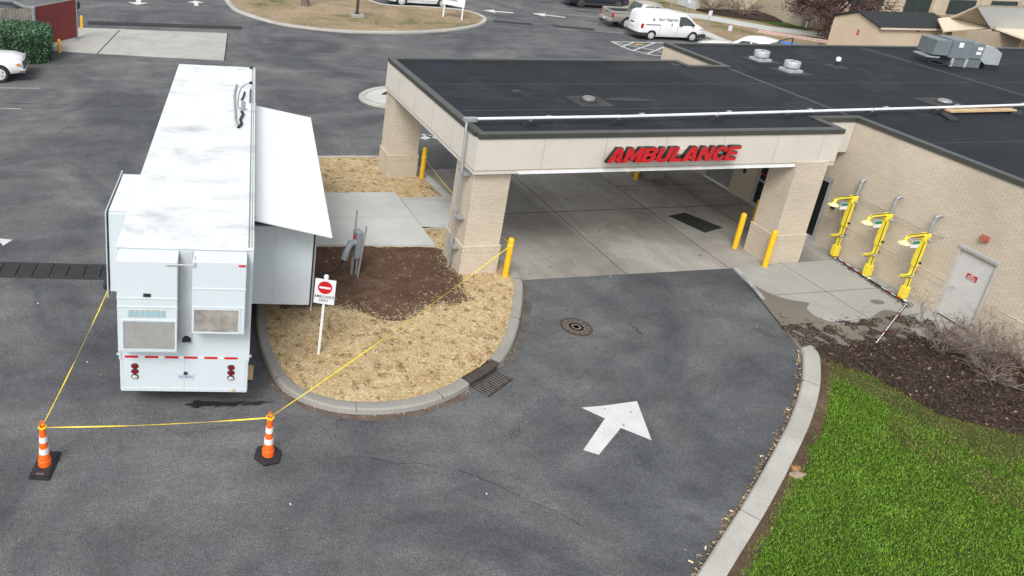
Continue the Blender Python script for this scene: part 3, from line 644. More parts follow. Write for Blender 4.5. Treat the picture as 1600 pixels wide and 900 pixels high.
# AMBULANCE sign
s_ = thing('ambulance_sign', 'red italic letters reading AMBULANCE fixed to the cream canopy fascia', 'sign', (14.99, 17.93, 3.89)); s_.scale = (.93, 1, .94)
mb = MB(); mb.box((-2.02, .12, -.06), (2.05, .262, .12), mk('raceway_pink', (.62, .52, .47), .6)); mb.build('raceway', s_)
wd_ = dict(A=.52, M=.60, B=.50, U=.50, L=.42, N=.52, C=.47, E=.44)
adv = [wd_[q] for q in 'AMBULANCE']; tot = sum(adv); x = -tot / 2
def P_(ch):
    """heavy block letters, unit box; outline then holes"""
    return {
     'A': [[(0, 0), (.28, 1), (.72, 1), (1, 0), (.70, 0), (.66, .16), (.36, .16), (.32, 0)], [(.42, .36), (.60, .36), (.51, .72)]],
     'M': [[(0, 0), (0, 1), (.32, 1), (.5, .52), (.68, 1), (1, 1), (1, 0), (.74, 0), (.74, .62), (.58, .12), (.42, .12), (.26, .62), (.26, 0)]],
     'B': [[(0, 0), (0, 1), (.68, 1), (.86, .95), (.94, .84), (.94, .66), (.85, .55), (.96, .44), (1, .32), (.97, .12), (.84, .02), (.68, 0)], [(.32, .62), (.32, .80), (.58, .80), (.64, .71), (.58, .62)], [(.32, .19), (.32, .42), (.60, .42), (.67, .31), (.60, .19)]],
     'U': [[(0, 1), (.33, 1), (.33, .32), (.40, .22), (.60, .22), (.67, .32), (.67, 1), (1, 1), (1, .26), (.90, .09), (.70, 0), (.30, 0), (.10, .09), (0, .26)]],
     'L': [[(0, 0), (0, 1), (.38, 1), (.38, .22), (1, .22), (1, 0)]],
     'N': [[(0, 0), (0, 1), (.34, 1), (.70, .42), (.70, 1), (1, 1), (1, 0), (.68, 0), (.30, .60), (.30, 0)]],
     'C': [[(1, .66), (.70, .64), (.64, .76), (.46, .78), (.35, .66), (.33, .5), (.35, .34), (.46, .22), (.64, .24), (.70, .36), (1, .34), (.93, .12), (.74, 0), (.32, 0), (.10, .14), (0, .36), (0, .64), (.10, .86), (.32, 1), (.74, 1), (.93, .88)]],
     'E': [[(0, 0), (0, 1), (1, 1), (1, .79), (.34, .79), (.34, .61), (.88, .61), (.88, .41), (.34, .41), (.34, .21), (1, .21), (1, 0)]]}[ch]
for ch, a in zip('AMBULANCE', adv):
    cu = bpy.data.curves.new('l', 'CURVE'); cu.dimensions = '2D'; cu.fill_mode = 'BOTH'; cu.extrude = .065; cu.bevel_depth = .004
    for lp_ in P_(ch):
        sp = cu.splines.new('POLY'); sp.points.add(len(lp_) - 1)
        for q, (px, py) in zip(sp.points, lp_): q.co = (x + .01 + px * (a - .032) + (py - .5) * .13, (py - .5) * .46, 0, 1)
        sp.use_cyclic_u = True
    to = bpy.data.objects.new('l', cu); COL.objects.link(to); bpy.context.view_layer.update()
    me = bpy.data.meshes.new_from_object(to.evaluated_get(bpy.context.evaluated_depsgraph_get())); me.name = 'letter'; bpy.data.objects.remove(to)
    me.materials.clear(); me.materials.append(LETTERRED); me.materials.append(LETTERDARK)
    for p in me.polygons: p.material_index = 0 if p.normal.z > .8 else 1
    lo = bpy.data.objects.new('letter', me); COL.objects.link(lo); lo.parent = s_; lo.rotation_euler = (R(90), 0, 0); lo.location = (0, .03, 0)
    x += a

# ---- roof pipe
t = thing('roof_conduit', 'long white metal pipe running across the dark roof on small black blocks', 'pipe')
y0_ = 19.1
mb = MB(); pl_ = [(9.0, 18.95, 4.62), (9.25, 19.0, 4.62), (14, 19.15, 4.60), (20, 19.45, 4.60), (26, 19.75, 4.60), (32, 20.1, 4.60), (40, 20.5, 4.60)]
PIPEW = mk('pipe_zinc', (.74, .76, .77), .35, .15, .1, 2)
mb.tube(pl_, .045, PIPEW, 10)
for k in range(8):
    xx = 11.5 + k * 3.1; yy = 19.0 + (xx - 9) * .05; mb.tube([(xx, yy, 4.60), (xx + .14, yy + .007, 4.60)], .058, STEEL, 10)
mb.build('pipe', t)
mb = MB(); mb.box((8.93, 18.87, 4.57), (9.3, 19.03, 4.68), STEEL); mb.build('junction_box', t, .012)
mb = MB(); mb.tube([(9.0, 18.92, 4.6), (8.98, 18.83, 4.3), (8.99, 18.78, 3.3), (9.0, 18.78, .14)], .04, STEEL, 10)
for z in (3.2, 1.65, .85, .3): mb.tube([(9.0, 18.78, z), (9.0, 18.78, z + .09)], .052, STEEL, 10)
mb.build('pipe', t)
for z in (3.12, 1.78, .84):
    mb = MB(); mb.box((8.98, 18.55, z), (9.165, 19.0, z + .045), STEEL); mb.build('bracket', t)
for xx, yy in ((10.99, 19.06), (13.83, 19.15), (17.26, 19.3), (19.9, 19.45), (23.3, 19.6), (26.1, 19.75), (29.55, 19.95)):
    mb = MB(); mb.prism([(-.2, 0), (.2, 0), (.11, .12), (-.11, .12)], -.09, .09, BLACK, Matrix.Translation((xx, yy, 4.405)) @ Matrix.Rotation(R(90), 4, 'X') @ Matrix.Identity(4))
    mb.box((xx - .03, yy - .015, 4.52), (xx + .03, yy + .015, 4.66), STEEL); mb.build('support_block', t)
# roof kit
def fan(x, y, label):
    t = thing('roof_vent', label, 'roof vent', (x, y, 4.405), group='round exhaust vents on the roof'); t.scale = (.82,) * 3
    mb = MB(); mb.box((-.36, -.36, 0), (.36, .36, .14), ALUM); mb.build('curb_base', t, .02)
    mb = MB(); mb.lathe([(.2, .14), (.22, .2), (.34, .22), (.35, .46), (.33, .5), (.3, .5), (.29, .44), (.1, .42), (.05, .4)], ALUM, 28); mb.build('drum', t)
    mb = MB(); mb.lathe([(.06, .40), (.1, .52), (.02, .56)], STEEL, 14); mb.build('hub', t)
fan(24.95, 26.4, 'round aluminium roof exhaust nearer to the rear roof edge, beside the canopy corner')
fan(24.95, 24.8, 'round aluminium roof exhaust right of and in front of its twin on the dark roof')
t = thing('plumbing_vent', 'short vent stub with a white cap on the dark roof right of the exhausts', 'roof vent', (27.9, 25.6, 4.405))
MB().lathe([(.14, 0), (.09, .05), (.08, .25)], BLACK, 16).build('pipe_boot', t); MB().lathe([(.085, .22), (.1, .28), (.09, .36), (.03, .39)], WHITE2, 16).build('cap', t)
t = thing('roof_drain', 'low domed roof drain with a pale patched ring on the canopy roof', 'drain', (14.1, 21.2, 4.406))
MB().lathe([(.30, 0), (.24, .06), (.2, .06)], BLACK, 20).build('sump_ring', t); MB().lathe([(.2, .06), (.19, .12), (.13, .155), (.02, .165)], mk('drain_dome', (.22, .23, .23), .5, .3), 20).build('dome', t)
t = thing('roof_drain', 'low domed roof drain behind the timber boards on the right roof', 'drain', (27.75, 20.85, 4.406))
MB().lathe([(.30, 0), (.24, .05), (.2, .05)], BLACK, 20).build('sump_ring', t); MB().lathe([(.22, .05), (.2, .10), (.13, .13), (.02, .14)], mk('drain_dome2', (.30, .31, .31), .5, .3), 20).build('dome', t)
t = thing('timber_boards', 'two raw timber boards lying under the pipe on the right roof', 'boards', (0, 0, 0))
for dy in (0, .14): MB().obox((27.9, 19.62 + dy, 4.52), (2.9, .1, .05), .03, WOODT).build('board', t)
MB().obox((26.1, 19.35, 4.44), (.3, 1.0, .07), -.5, BLACK).build('rubber_block', t); MB().obox((29.4, 19.65, 4.44), (.3, .8, .07), -.9, BLACK).build('rubber_block', t)
# packaged air conditioner
t = thing('rooftop_air_conditioner', 'grey packaged air conditioner with a sloping intake hood on the far dark roof', 'air conditioner', (34.3, 26.1, 4.405), R(-16)); t.scale = (.80, .85, .88)
AC1 = mk('ac_grey', (.17, .20, .215), .5, .2, .12, 2); AC2 = mk('ac_light_grey', (.42, .46, .47), .4, .3, .08)
MB().box((-1.55, -.62, .5), (-.75, .6, 1.22), AC1).build('condenser_section', t, .02)
MB().box((-.74, -.66, .42), (.30, .62, 1.28), AC1).build('cabinet', t, .02)
MB().box((.31, -.6, .45), (.95, .6, 1.18), AC1).build('blower_section', t, .02)
mb = MB(); mb.prism([(.96, .4), (.96, 1.1), (1.5, 1.05), (1.95, .80), (1.98, .22), (1.3, .22)], -.55, .55, AC2, Matrix.Rotation(R(90), 4, 'X')); mb.build('intake_hood', t, .01)
MB().box((-.5, -.6, .02), (1.0, .6, .42), mk('ac_curb', (.12, .14, .15), .6)).build('curb_base', t)
for xx in (-.55, .15): MB().box((xx, -.68, .02), (xx + .12, -.62, .42), AC2).build('leg', t)
MB().box((1.25, -.6, 0), (2.0, .55, .2), BLACK).build('sleeper', t); MB().box((-1.75, -.55, .36), (-1.1, .5, .42), AC2).build('drip_tray', t)
MB().tube([(-1.5, -.2, .4), (-1.5, -.5, .1), (-1.0, -.7, .05), (-.5, -.68, .15)], .02, BLACK).build('hose', t)
mb = MB(); mb.box((-.42, -.672, .95), (-.2, -.664, 1.18), REFL); mb.build('label_plate', t)
mb = MB(); mb.box((.62, -.612, .88), (.86, -.604, 1.02), REFL); mb.box((.6, -.612, .66), (.84, -.604, .80), REFL); mb.build('label_plate', t)

# ================================================================ TRAILER
T = thing('medical_trailer', 'long white mobile medical trailer with slide-outs, parked beside the straw island', 'trailer', (1.025, 13.56, 0), R(-8.8))
TW = mk('trailer_white', (.56, .62, .65), .35, 0, .03, .9, 6, .015)
def dirty_roof():
    m, n, b, tc = base_mat('trailer_roof_white', .45)
    o = tc.outputs['Object']; mp = n.nodes.new('ShaderNodeMapping'); mp.inputs['Scale'].default_value = (.7, 1.2, 1); n.links.new(o, mp.inputs[0])
    s = ramp(n, nz(n, mp.outputs[0], .8, 8, .72, .6), [(.50, gray(0)), (.72, gray(.75))])
    c = mix(n, s, (.64, .675, .685), (.30, .31, .305))
    n.links.new(c, b.inputs['Base Color']); return m
TR = dirty_roof(); LT = 13.15
mb = MB(); mb.box((-1.3, 0, .62), (1.3, LT, 3.96), TW); mb.build('body', T, .02)
mb = MB(); mb.box((-1.315, -.03, 3.945), (1.315, LT + .015, 4.0), TR); rf = mb.build('roof', T, .012)
mb = MB(); mb.box((1.20, .02, 4.001), (1.225, LT, 4.012), mk('seal_grey', (.2, .21, .2), .7, 0, .4, 4)); mb.box((1.262, .02, 4.001), (1.275, LT, 4.01), MATS['seal_grey']); mb.build('edge_seal', rf)
mb = MB(); mb.box((-1.28, -.008, .62), (1.28, 0.001, .70), TW); mb.box((-1.31, -.02, 1.40), (-1.27, .3, 3.95), TW); mb.box((1.24, -.02, 1.40), (1.31, .3, 3.95), TW); mb.build('corner_trim', T)
# rivets
mb = MB()
for xx in (-1.24, 0.0, 1.24):
    for k in range(14): mb.obox((xx, -.003, .7 + k * .055), (.012, .006, .012), 0, GREYM)
for xx in (-.06,):
    for k in range(22): mb.obox((xx, -.003, 1.95 + k * .09), (.012, .006, .012), 0, GREYM)
for k in range(17): mb.obox((-1.2 + k * .15, -.010, .66), (.014, .006, .014), 0, GREYM)
mb.build('rivets', T)['kind'] = 'stuff'
mb = MB()
for k in range(6):
    xa = -1.20 + k * .405 + (.0 if k < 3 else -.02); xb = min(xa + .27, 1.18); mb.box((xa, -.006, 1.43), (xb, -.001, 1.48), REDTAPE)
for k in range(5): mb.box((-.925 + k * .40, -.006, 1.43), (-.815 + k * .40, -.001, 1.48), REFL)
mb.build('reflective_strip', T)
def lamp(x, z, mat, parent=T):
    t_ = MB().lathe([(.059, 0), (.059, .02), (.048, .026)], BLACK, 20, (x, 0, z), Matrix.Diagonal((1.25, 1, 1, 1)) @ Matrix.Rotation(R(90), 4, 'X')).build('tail_light', parent)
    MB().lathe([(.046, .02), (.043, .034), (.02, .042)], mat, 20, (x, 0, z), Matrix.Diagonal((1.28, 1, 1, 1)) @ Matrix.Rotation(R(90), 4, 'X')).build('lens', t_)
LR = mk('lamp_red', (.20, .004, .010), .15, 0, .1, 20, 60, .2); LW = mk('lamp_clear', (.55, .53, .47), .15, 0, .2, 20)
for xx in (-1.0, .95):
    for z, m_ in ((1.235, LR), (1.105, LR), (.975, LW)): lamp(xx, z, m_)
mb = MB(); mb.box((-.13, -.012, .92), (.19, -.002, 1.06), mk('plate_pale', (.50, .57, .62), .4, 0, .15, 20)); pt = mb.build('number_plate', T)
text_mesh('plate_text', 'D7756AD', .072, mk('plate_blue', (.03, .08, .22), .4), pt, (.03, -.014, .985), (R(90), 0, 0), .0008, .0, sx=.95)
MB().box((-.01, -.05, 1.06), (.06, -.001, 1.11), BLACK).build('plate_lamp', T, .008)
MB().lathe([(.0, 0), (.03, .02), (.03, .04)], WOODT, 10, (1.0, -.03, .70), Matrix.Rotation(R(90), 4, 'X')).build('hull_plug', T)
# rear air conditioning boxes
def acbox(x0, x1, z0, z1, dep, gx0, gx1, gz0, gz1, gmat, lines):
    a = MB(); a.prism([(0, z0), (-dep, z0), (-dep, z1 - .10), (-.02, z1 - .05), (0, z1 - .05)], x0, x1, TW, Matrix(((0, 0, 1, 0), (1, 0, 0, 0), (0, 1, 0, 0), (0, 0, 0, 1))))
    o = a.build('air_conditioner', T, .008)
    a = MB()
    for z in lines: a.box((x0 - .004, -dep - .012, z), (x1 + .004, -dep, z + .022), TW)
    a.build('trim', o)
    a = MB(); f = .035
    a.box((gx0 - f, -dep - .014, gz0 - f), (gx1 + f, -dep, gz0), TW); a.box((gx0 - f, -dep - .014, gz1), (gx1 + f, -dep, gz1 + f), TW); a.box((gx0 - f, -dep - .014, gz0), (gx0, -dep, gz1), TW); a.box((gx1, -dep - .014, gz0), (gx1 + f, -dep, gz1), TW)
    a.build('grille_frame', o)
    a = MB(); a.box((gx0, -dep - .003, gz0), (gx1, -dep + .001, gz1), gmat); a.build('grille', o)
    a = MB()
    n_ = int((gz1 - gz0) / .022)
    for k in range(n_): a.box((gx0, -dep - .007, gz0 + k * .022), (gx1, -dep - .003, gz0 + k * .022 + .007), gmat)
    a.build('fins', o)
    return o
GA = mk('grille_grey', (.32, .325, .31), .6, .1, .1, 3, 90, .25); GB = mk('grille_dirty', (.33, .315, .285), .6, .1, .35, 5, 90, .25)
a1 = acbox(-1.26, -.12, 1.84, 3.96, .38, -1.15, -.16, 1.92, 2.55, GA, (3.05, 2.86))
a2 = acbox(.16, 1.18, 2.28, 3.97, .36, .20, 1.06, 2.33, 2.83, GB, (3.28, 2.87))
mb = MB(); MB().box((-.76, -.395, 3.10), (-.62, -.381, 3.17), BLACK).build('badge', a1)
LB = mk('louvre_blue', (.22, .50, .60), .5); LO = mk('louvre_peach', (.55, .40, .33), .5)
for k in range(7):
    xa = -1.05 + k * .103; z = 2.65
    m1 = MB(); m1.box((xa, -.392, z), (xa + .085, -.381, z + .16), LO); m1.build('louvre', a1)
    m1 = MB(); m1.add([(xa, -.3935, z), (xa + .04, -.3935, z), (xa + .085, -.3935, z + .10), (xa + .085, -.3935, z + .16), (xa + .06, -.3935, z + .16), (xa, -.3935, z + .06)], [(0, 1, 2, 3, 4, 5)], LB); m1.build('louvre_stripe', a1)
mb = MB(); mb.tube([(-.34, -.42, 3.83), (.2, -.42, 3.83)], .014, ALUM); mb.tube([(.2, -.42, 3.83), (.2, -.2, 3.9)], .014, ALUM); mb.build('grab_bar', T)
mb = MB(); mb.box((-.1, -.03, 1.95), (.14, -.001, 3.90), mk('recess_grey', (.50, .53, .55), .5)); mb.build('centre_panel', T)
mb = MB(); mb.prism([(-.09, 0), (.09, 0), (.07, .06), (.02, .10), (-.02, .10), (-.07, .06)], .0, .08, BLACK, Matrix.Translation((.04, -.03, 1.90)) @ Matrix.Rotation(R(90), 4, 'X')); mb.build('vent_cowl', T)
MB().box((1.03, -.38, 3.80), (1.16, -.365, 3.83), REDTAPE).build('marker_light', T)
for xx in (-1.33, 1.33): MB().lathe([(.02, -.03), (.035, 0), (.02, .03)], ALUM, 10, (xx, .02, 1.5)).build('side_marker', T)
# slide-outs
mb = MB(); mb.box((-1.93, 2.62, 1.35), (-1.3, 4.85, 3.37), TW); so1 = mb.build('slide_out', T, .015)
mb = MB(); mb.box((-1.99, 2.56, 1.22), (-1.965, 4.95, 3.43), mk('plate_light', (.50, .53, .54), .4, .1)); mb.build('edge_plate', so1)
mb = MB(); mb.box((-1.93, 2.70, 3.38), (-1.35, 4.8, 3.395), TR); mb.build('cover', so1)
mb = MB(); mb.box((1.3, 2.94, .9), (2.76, 9.7, 3.0), TW); so2 = mb.build('slide_out', T, .015)
mb = MB(); mb.box((2.765, 2.93, .88), (2.79, 9.72, 3.02), BLACK); mb.box((2.792, 2.96, .72), (2.83, 9.72, 3.03), ALUM); mb.build('edge_plate', so2)
mb = MB(); mb.box((1.85, 2.934, .92), (1.858, 2.939, 2.98), mk('seam_grey', (.5, .52, .53), .5)); mb.build('panel_seam', so2)
mb = MB(); mb.add([(1.3, 2.05, 3.62), (3.08, 2.1, 3.22), (3.12, 10.3, 3.22), (1.3, 10.1, 3.62), (1.3, 2.05, 3.57), (3.08, 2.1, 3.17), (3.12, 10.3, 3.17), (1.3, 10.1, 3.57)], [(0, 1, 2, 3), (7, 6, 5, 4), (0, 4, 5, 1), (1, 5, 6, 2), (2, 6, 7, 3), (3, 7, 4, 0)], WHITE)
mb.build('awning', T, .008)
mb = MB(); mb.box((1.31, 3.0, 3.03), (2.6, 3.03, 3.25), DARK); mb.build('gap_shade', so2)  # near-black panel paints in the shade of the gap under the awning
mb = MB(); mb.box((1.31, 2.05, 3.62), (1.36, 10.1, 3.70), TW); mb.build('hinge_rail', T)
# cable tangle on the roof
CG = mk('cable_grey', (.28, .30, .31), .6, 0, .3, 5)
def wob(p, a=.03): return [Vector(q) + Vector((random.uniform(-a, a), random.uniform(-a, a), 0)) for q in p]
mb = MB(); mb.tube(smooth_line([(.72, 10.85, 4.03), (.68, 9.9, 4.03), (.70, 9.11, 4.03), (.75, 8.1, 4.03), (.78, 7.37, 4.03), (.90, 6.9, 4.03)], 6), .035, CG, 8); mb.build('conduit', rf)
mb = MB(); mb.tube(smooth_line(wob([(.96, 10.1, 4.03), (.95, 9.7, 4.05), (.93, 9.3, 4.03)]), 4), .03, BLACK, 6); mb.tube(smooth_line(wob([(.93, 8.2, 4.03), (.95, 7.9, 4.06), (.90, 7.5, 4.03), (.93, 7.1, 4.04), (.88, 6.8, 4.03)], .03), 4), .04, BLACK, 6); mb.build('cable', rf)
mb = MB(); mb.box((.90, 8.3, 4.0), (1.0, 9.15, 4.07), CG); mb.build('junction_box', rf, .01)
mb = MB(); mb.tube(smooth_line([(1.17, 11.1, 4.02), (1.0, 11.0, 4.02), (.85, 10.4, 4.02), (.8, 9.4, 4.02), (.83, 8.6, 4.02), (1.1, 8.45, 4.02)], 6), .008, BLACK, 5); mb.build('cable', rf)
mb = MB(); mb.box((1.14, 9.1, 4.0), (1.19, 10.4, 4.05), BLACK)
for k in range(12): mb.obox((1.2, 9.1 + k * .11, 4.03), (.05, .05, .05), random.random(), CG)
mb.build('antenna_bracket', rf)
for yy in (11.14, 13.0): MB().lathe([(.06, 0), (.06, .05), (.03, .08)], BLACK, 12, (1.17, yy, 4.0)).build('vent_cap', rf)
# running gear
for yy in (1.9, 3.1):
    for xx in (-1.02, 1.02):
        wh = MB().lathe([(.28, -.13), (.48, -.13), (.52, -.09), (.52, .09), (.48, .13), (.28, .13)], BLACK, 28, (xx, yy, .52), Matrix.Rotation(R(90), 4, 'Y')).build('wheel', T)
        MB().lathe([(.05, -.14), (.27, -.135), (.27, .135), (.05, .14)], ALUM, 20, (xx, yy, .52), Matrix.Rotation(R(90), 4, 'Y')).build('rim', wh)
MB().box((-1.0, .3, .45), (1.0, 12.5, .62), BLACK).build('chassis', T)
MB().box((-2.12, 2.75, 1.30), (-2.01, 3.05, 1.48), BLACK).build('step_bracket', T, .03)
MB().box((1.28, 1.15, .05), (1.44, 1.35, .3), WOODT).build('chock', T)
# small things by the rear bumper
# ================================================================ CONES, TAPE, BOLLARDS, SIGNS
def bollard(x, y, z, lab, r=.085, h=1.25, grp='yellow steel bollards round the canopy'):
    t = MB().lathe([(r, 0), (r, h - .05), (r * .9, h - .015), (r * .6, h + .01), (.01, h + .02)], YEL, 24).build('bollard')
    t.location = (x, y, z); return tag(t, lab, 'bollard', grp)
bollard(10.5, 18.1, .1, 'yellow bollard at the front left pillar with caution tape tied to it')
bollard(10.52, 25.2, .1, 'yellow bollard on the straw beside the rear left pillar')
bollard(19.17, 19.2, .01, 'yellow bollard inside the driveway next to the front right pillar')
bollard(19.2, 17.92, .04, 'yellow bollard standing in front of the front right pillar')
bollard(19.28, 24.85, .01, 'yellow bollard deep under the canopy beside the grey pier')
bollard(20.55, 20.1, .01, 'yellow bollard almost hidden behind the front right pillar')
bollard(-3.57, 43.61, 0, 'small yellow bollard before the red screened gate beside the hedge', .08, .72, 'small yellow bollards by the concrete apron')
bollard(-2.68, 49.73, 0, 'small yellow bollard beyond the red screened gate', .08, .72, 'small yellow bollards by the concrete apron')
def cone(x, y, rz, lab, base, s=1.0, lean=(0, 0)):
    t = thing('channelizer_cone', lab, 'traffic cone', (x, y, 0), rz, 'orange and white channelizer cones')
    b = MB()
    if base == 'hex': b.prism([(.29 * math.cos(R(60 * k)), .29 * math.sin(R(60 * k))) for k in range(6)], 0, .075, BLACK)
    else:
        b.box((-.19, -.34, 0), (.19, .36, .06), BLACK); b.box((-.16, -.31, .06), (.16, .33, .085), BLACK)
        b.box((-.07, -.29, .086), (.07, -.25, .09), IRONL)
    b.build('base', t, .015)
    b = MB().lathe([(.125, .06), (.12, .19), (.105, .20), (.098, .34), (.088, .36), (.084, .46), (.08, .48), (.075, .60), (.072, .62), (.066, .74), (.064, .76), (.058, .92), (.03, .94)], ORANGE, 24); body = b.build('body', t)
    for z0, z1, r0, r1 in ((.355, .475, .0935, .0865), (.615, .735, .0775, .0715)):
        MB().lathe([(r0, z0), (r1, z1)], REFL, 24).build('reflective_band', t)
    h = MB(); h.tube([(-.04, 0, .92), (-.045, 0, 1.02), (-.02, 0, 1.07), (.02, 0, 1.07), (.045, 0, 1.02), (.04, 0, .92)], .014, ORANGE, 8); h.build('handle', t)
    t.rotation_euler = (lean[0], lean[1], rz)
    return t
cone(-1.66, 12.47, R(-14), 'orange and white channelizer cone on a long black base, left one of the pair', 'rect')
cone(2.57, 12.13, R(8), 'orange and white channelizer cone on a hexagonal black base, right one of the pair', 'hex')
def tape(pts, sag, lab, n=40, wd=.024, extra=None):
    P = []
    for a, b in zip(pts[:-1], pts[1:]):
        a = Vector(a); b = Vector(b)
        for k in range(n):
            t_ = k / n; P.append(a.lerp(b, t_) - Vector((0, 0, sag * 4 * t_ * (1 - t_))))
    P.append(Vector(pts[-1])); mb = MB(); vs = []
    for i, p in enumerate(P):
        d = (P[min(i + 1, len(P) - 1)] - P[max(i - 1, 0)]).normalized(); u = Vector((0, 0, 1)); s = d.cross(u).normalized()
        a = 1.1 * math.sin(i * .21) + 1.2; q = (u * math.cos(a) + s * math.sin(a)) * wd / 2 * (.55 + .45 * abs(math.sin(i * .13))); r_ = d.cross(q).normalized() * .002
        vs += [p - q - r_, p + q - r_, p + q + r_, p - q + r_]
    fs = [(4 * i + j, 4 * i + (j + 1) % 4, 4 * i + 4 + (j + 1) % 4, 4 * i + 4 + j) for i in range(len(P) - 1) for j in range(4)]
    mb.add(vs, fs, TAPE); o = mb.build('caution_tape'); return tag(o, lab, 'tape', 'yellow caution tape spans')
TA = T.matrix_basis @ Vector((-1.98, 2.6, 1.4))
tape([(-1.66, 12.47, .96), tuple(TA)], .06, 'yellow caution tape from the left cone up to the trailer slide-out')
tape([(-1.66, 12.47, .93), (2.57, 12.13, .95)], .05, 'yellow caution tape strung between the two cones')
tape([(2.57, 12.13, .96), (10.42, 18.04, 1.12)], .08, 'yellow caution tape from the right cone across the straw to the pillar bollard')
tape([(10.52, 18.2, 1.16), (10.53, 25.1, .95)], .25, 'yellow caution tape running behind the front pillar to the rear bollard')
for (x, y, z) in ((-1.66, 12.47, .945), (2.57, 12.13, .955)):
    k_ = MB(); k_.tube([(x + .07 * math.cos(a * .8), y + .07 * math.sin(a * .8), z + .01 * math.sin(a * 3)) for a in range(9)], .016, TAPE, 6); 
    tag(k_.build('tape_knot'), 'yellow tape knotted round the neck of the ' + ('left' if x < 0 else 'right') + ' cone', 'tape', 'yellow tape knots')
for (x, y, z, lb) in ((10.5, 18.1, 1.14, 'front left'), (10.52, 25.2, 1.0, 'rear left')):
    k_ = MB(); k_.tube([(x + .095 * math.cos(a * .8), y + .095 * math.sin(a * .8), z + .03 * math.sin(a * 1.3)) for a in range(9)], .014, TAPE, 6)
    tag(k_.build('tape_knot'), 'yellow tape wound round the ' + lb + ' bollard', 'tape', 'yellow tape knots')
# AMBULANCE ONLY sign
t = thing('ambulance_only_sign', 'white sign on a post with a red no entry disc reading AMBULANCE ONLY', 'sign', (4.29, 15.16, .1), R(-16))
MB().box((-.03, -.03, 0), (.03, .03, 2.05), WHITE2).build('post', t, .006)
MB().lathe([(.035, 2.02), (.06, 2.08), (.05, 2.14), (.01, 2.16)], WHITE2, 12).build('cap', t)
t.rotation_euler = (0, R(1.0), R(-20))
pn = MB().box((-.24, -.055, 1.42), (.24, -.035, 2.06), REFL).build('panel', t, .004)
MB().lathe([(.165, 0), (.165, .004)], RED, 32, (0, -.055, 1.85), Matrix.Rotation(R(90), 4, 'X')).build('disc', pn)
MB().box((-.13, -.064, 1.825), (.13, -.0595, 1.875), REFL).build('bar', pn)
text_mesh('sign_text', 'AMBULANCE', .098, BLACK, pn, (0, -.058, 1.61), (R(90), 0, 0), .001, .0012, sx=.80); text_mesh('sign_text', 'ONLY', .098, BLACK, pn, (0, -.058, 1.515), (R(90), 0, 0), .001, .0012, sx=.85)
# power pedestal
t = thing('power_pedestal', 'grey electrical pedestal with two tall steel posts and a fat plug with black cable', 'electrical box', (6.05, 18.6, .1), R(10))
MB().tube([(.0, .06, 0), (0, .06, 2.05)], .028, STEEL, 10).build('post', t); MB().tube([(.10, -.14, 0), (.22, -.16, 1.62)], .028, STEEL, 10).build('post', t)
MB().box((-.02, -.12, .62), (.18, .14, 1.42), GREYM).build('switch_box', t, .012)
MB().tube([(.04, .1, 0), (.04, .1, .62)], .035, GREYM, 10).build('conduit', t); MB().tube([(.12, .0, .05), (.12, .0, .62)], .03, STEEL, 10).build('conduit', t)
MB().box((-.05, -.05, 1.18), (-.02, .0, 1.32), RED).build('switch_handle', t); MB().tube([(.05, .12, 1.4), (.0, .06, 1.75)], .02, STEEL, 8).build('brace', t)
pg = MB().tube([(-.02, -.02, 1.12), (-.20, -.08, 1.12), (-.32, -.12, .98), (-.42, -.15, .72), (-.45, -.16, .62)], [.09, .10, .095, .075, .085], GREYM, 14) if False else MB()
pg.tube([(-.02, -.02, 1.1), (-.2, -.08, 1.1)], .095, GREYM, 14); pg.tube([(-.16, -.07, 1.14), (-.32, -.12, .85)], .085, GREYM, 14); pg.tube([(-.30, -.115, .88), (-.38, -.14, .68)], .10, GREYM, 14)
pg.build('plug', t)
MB().tube(smooth_line([(-.37, -.14, .7), (-.5, -.18, .5), (-.7, -.25, .42), (-1.0, -.3, .42), (-1.25, -.35, .45)], 5), .028, BLACK, 8).build('cable', t)

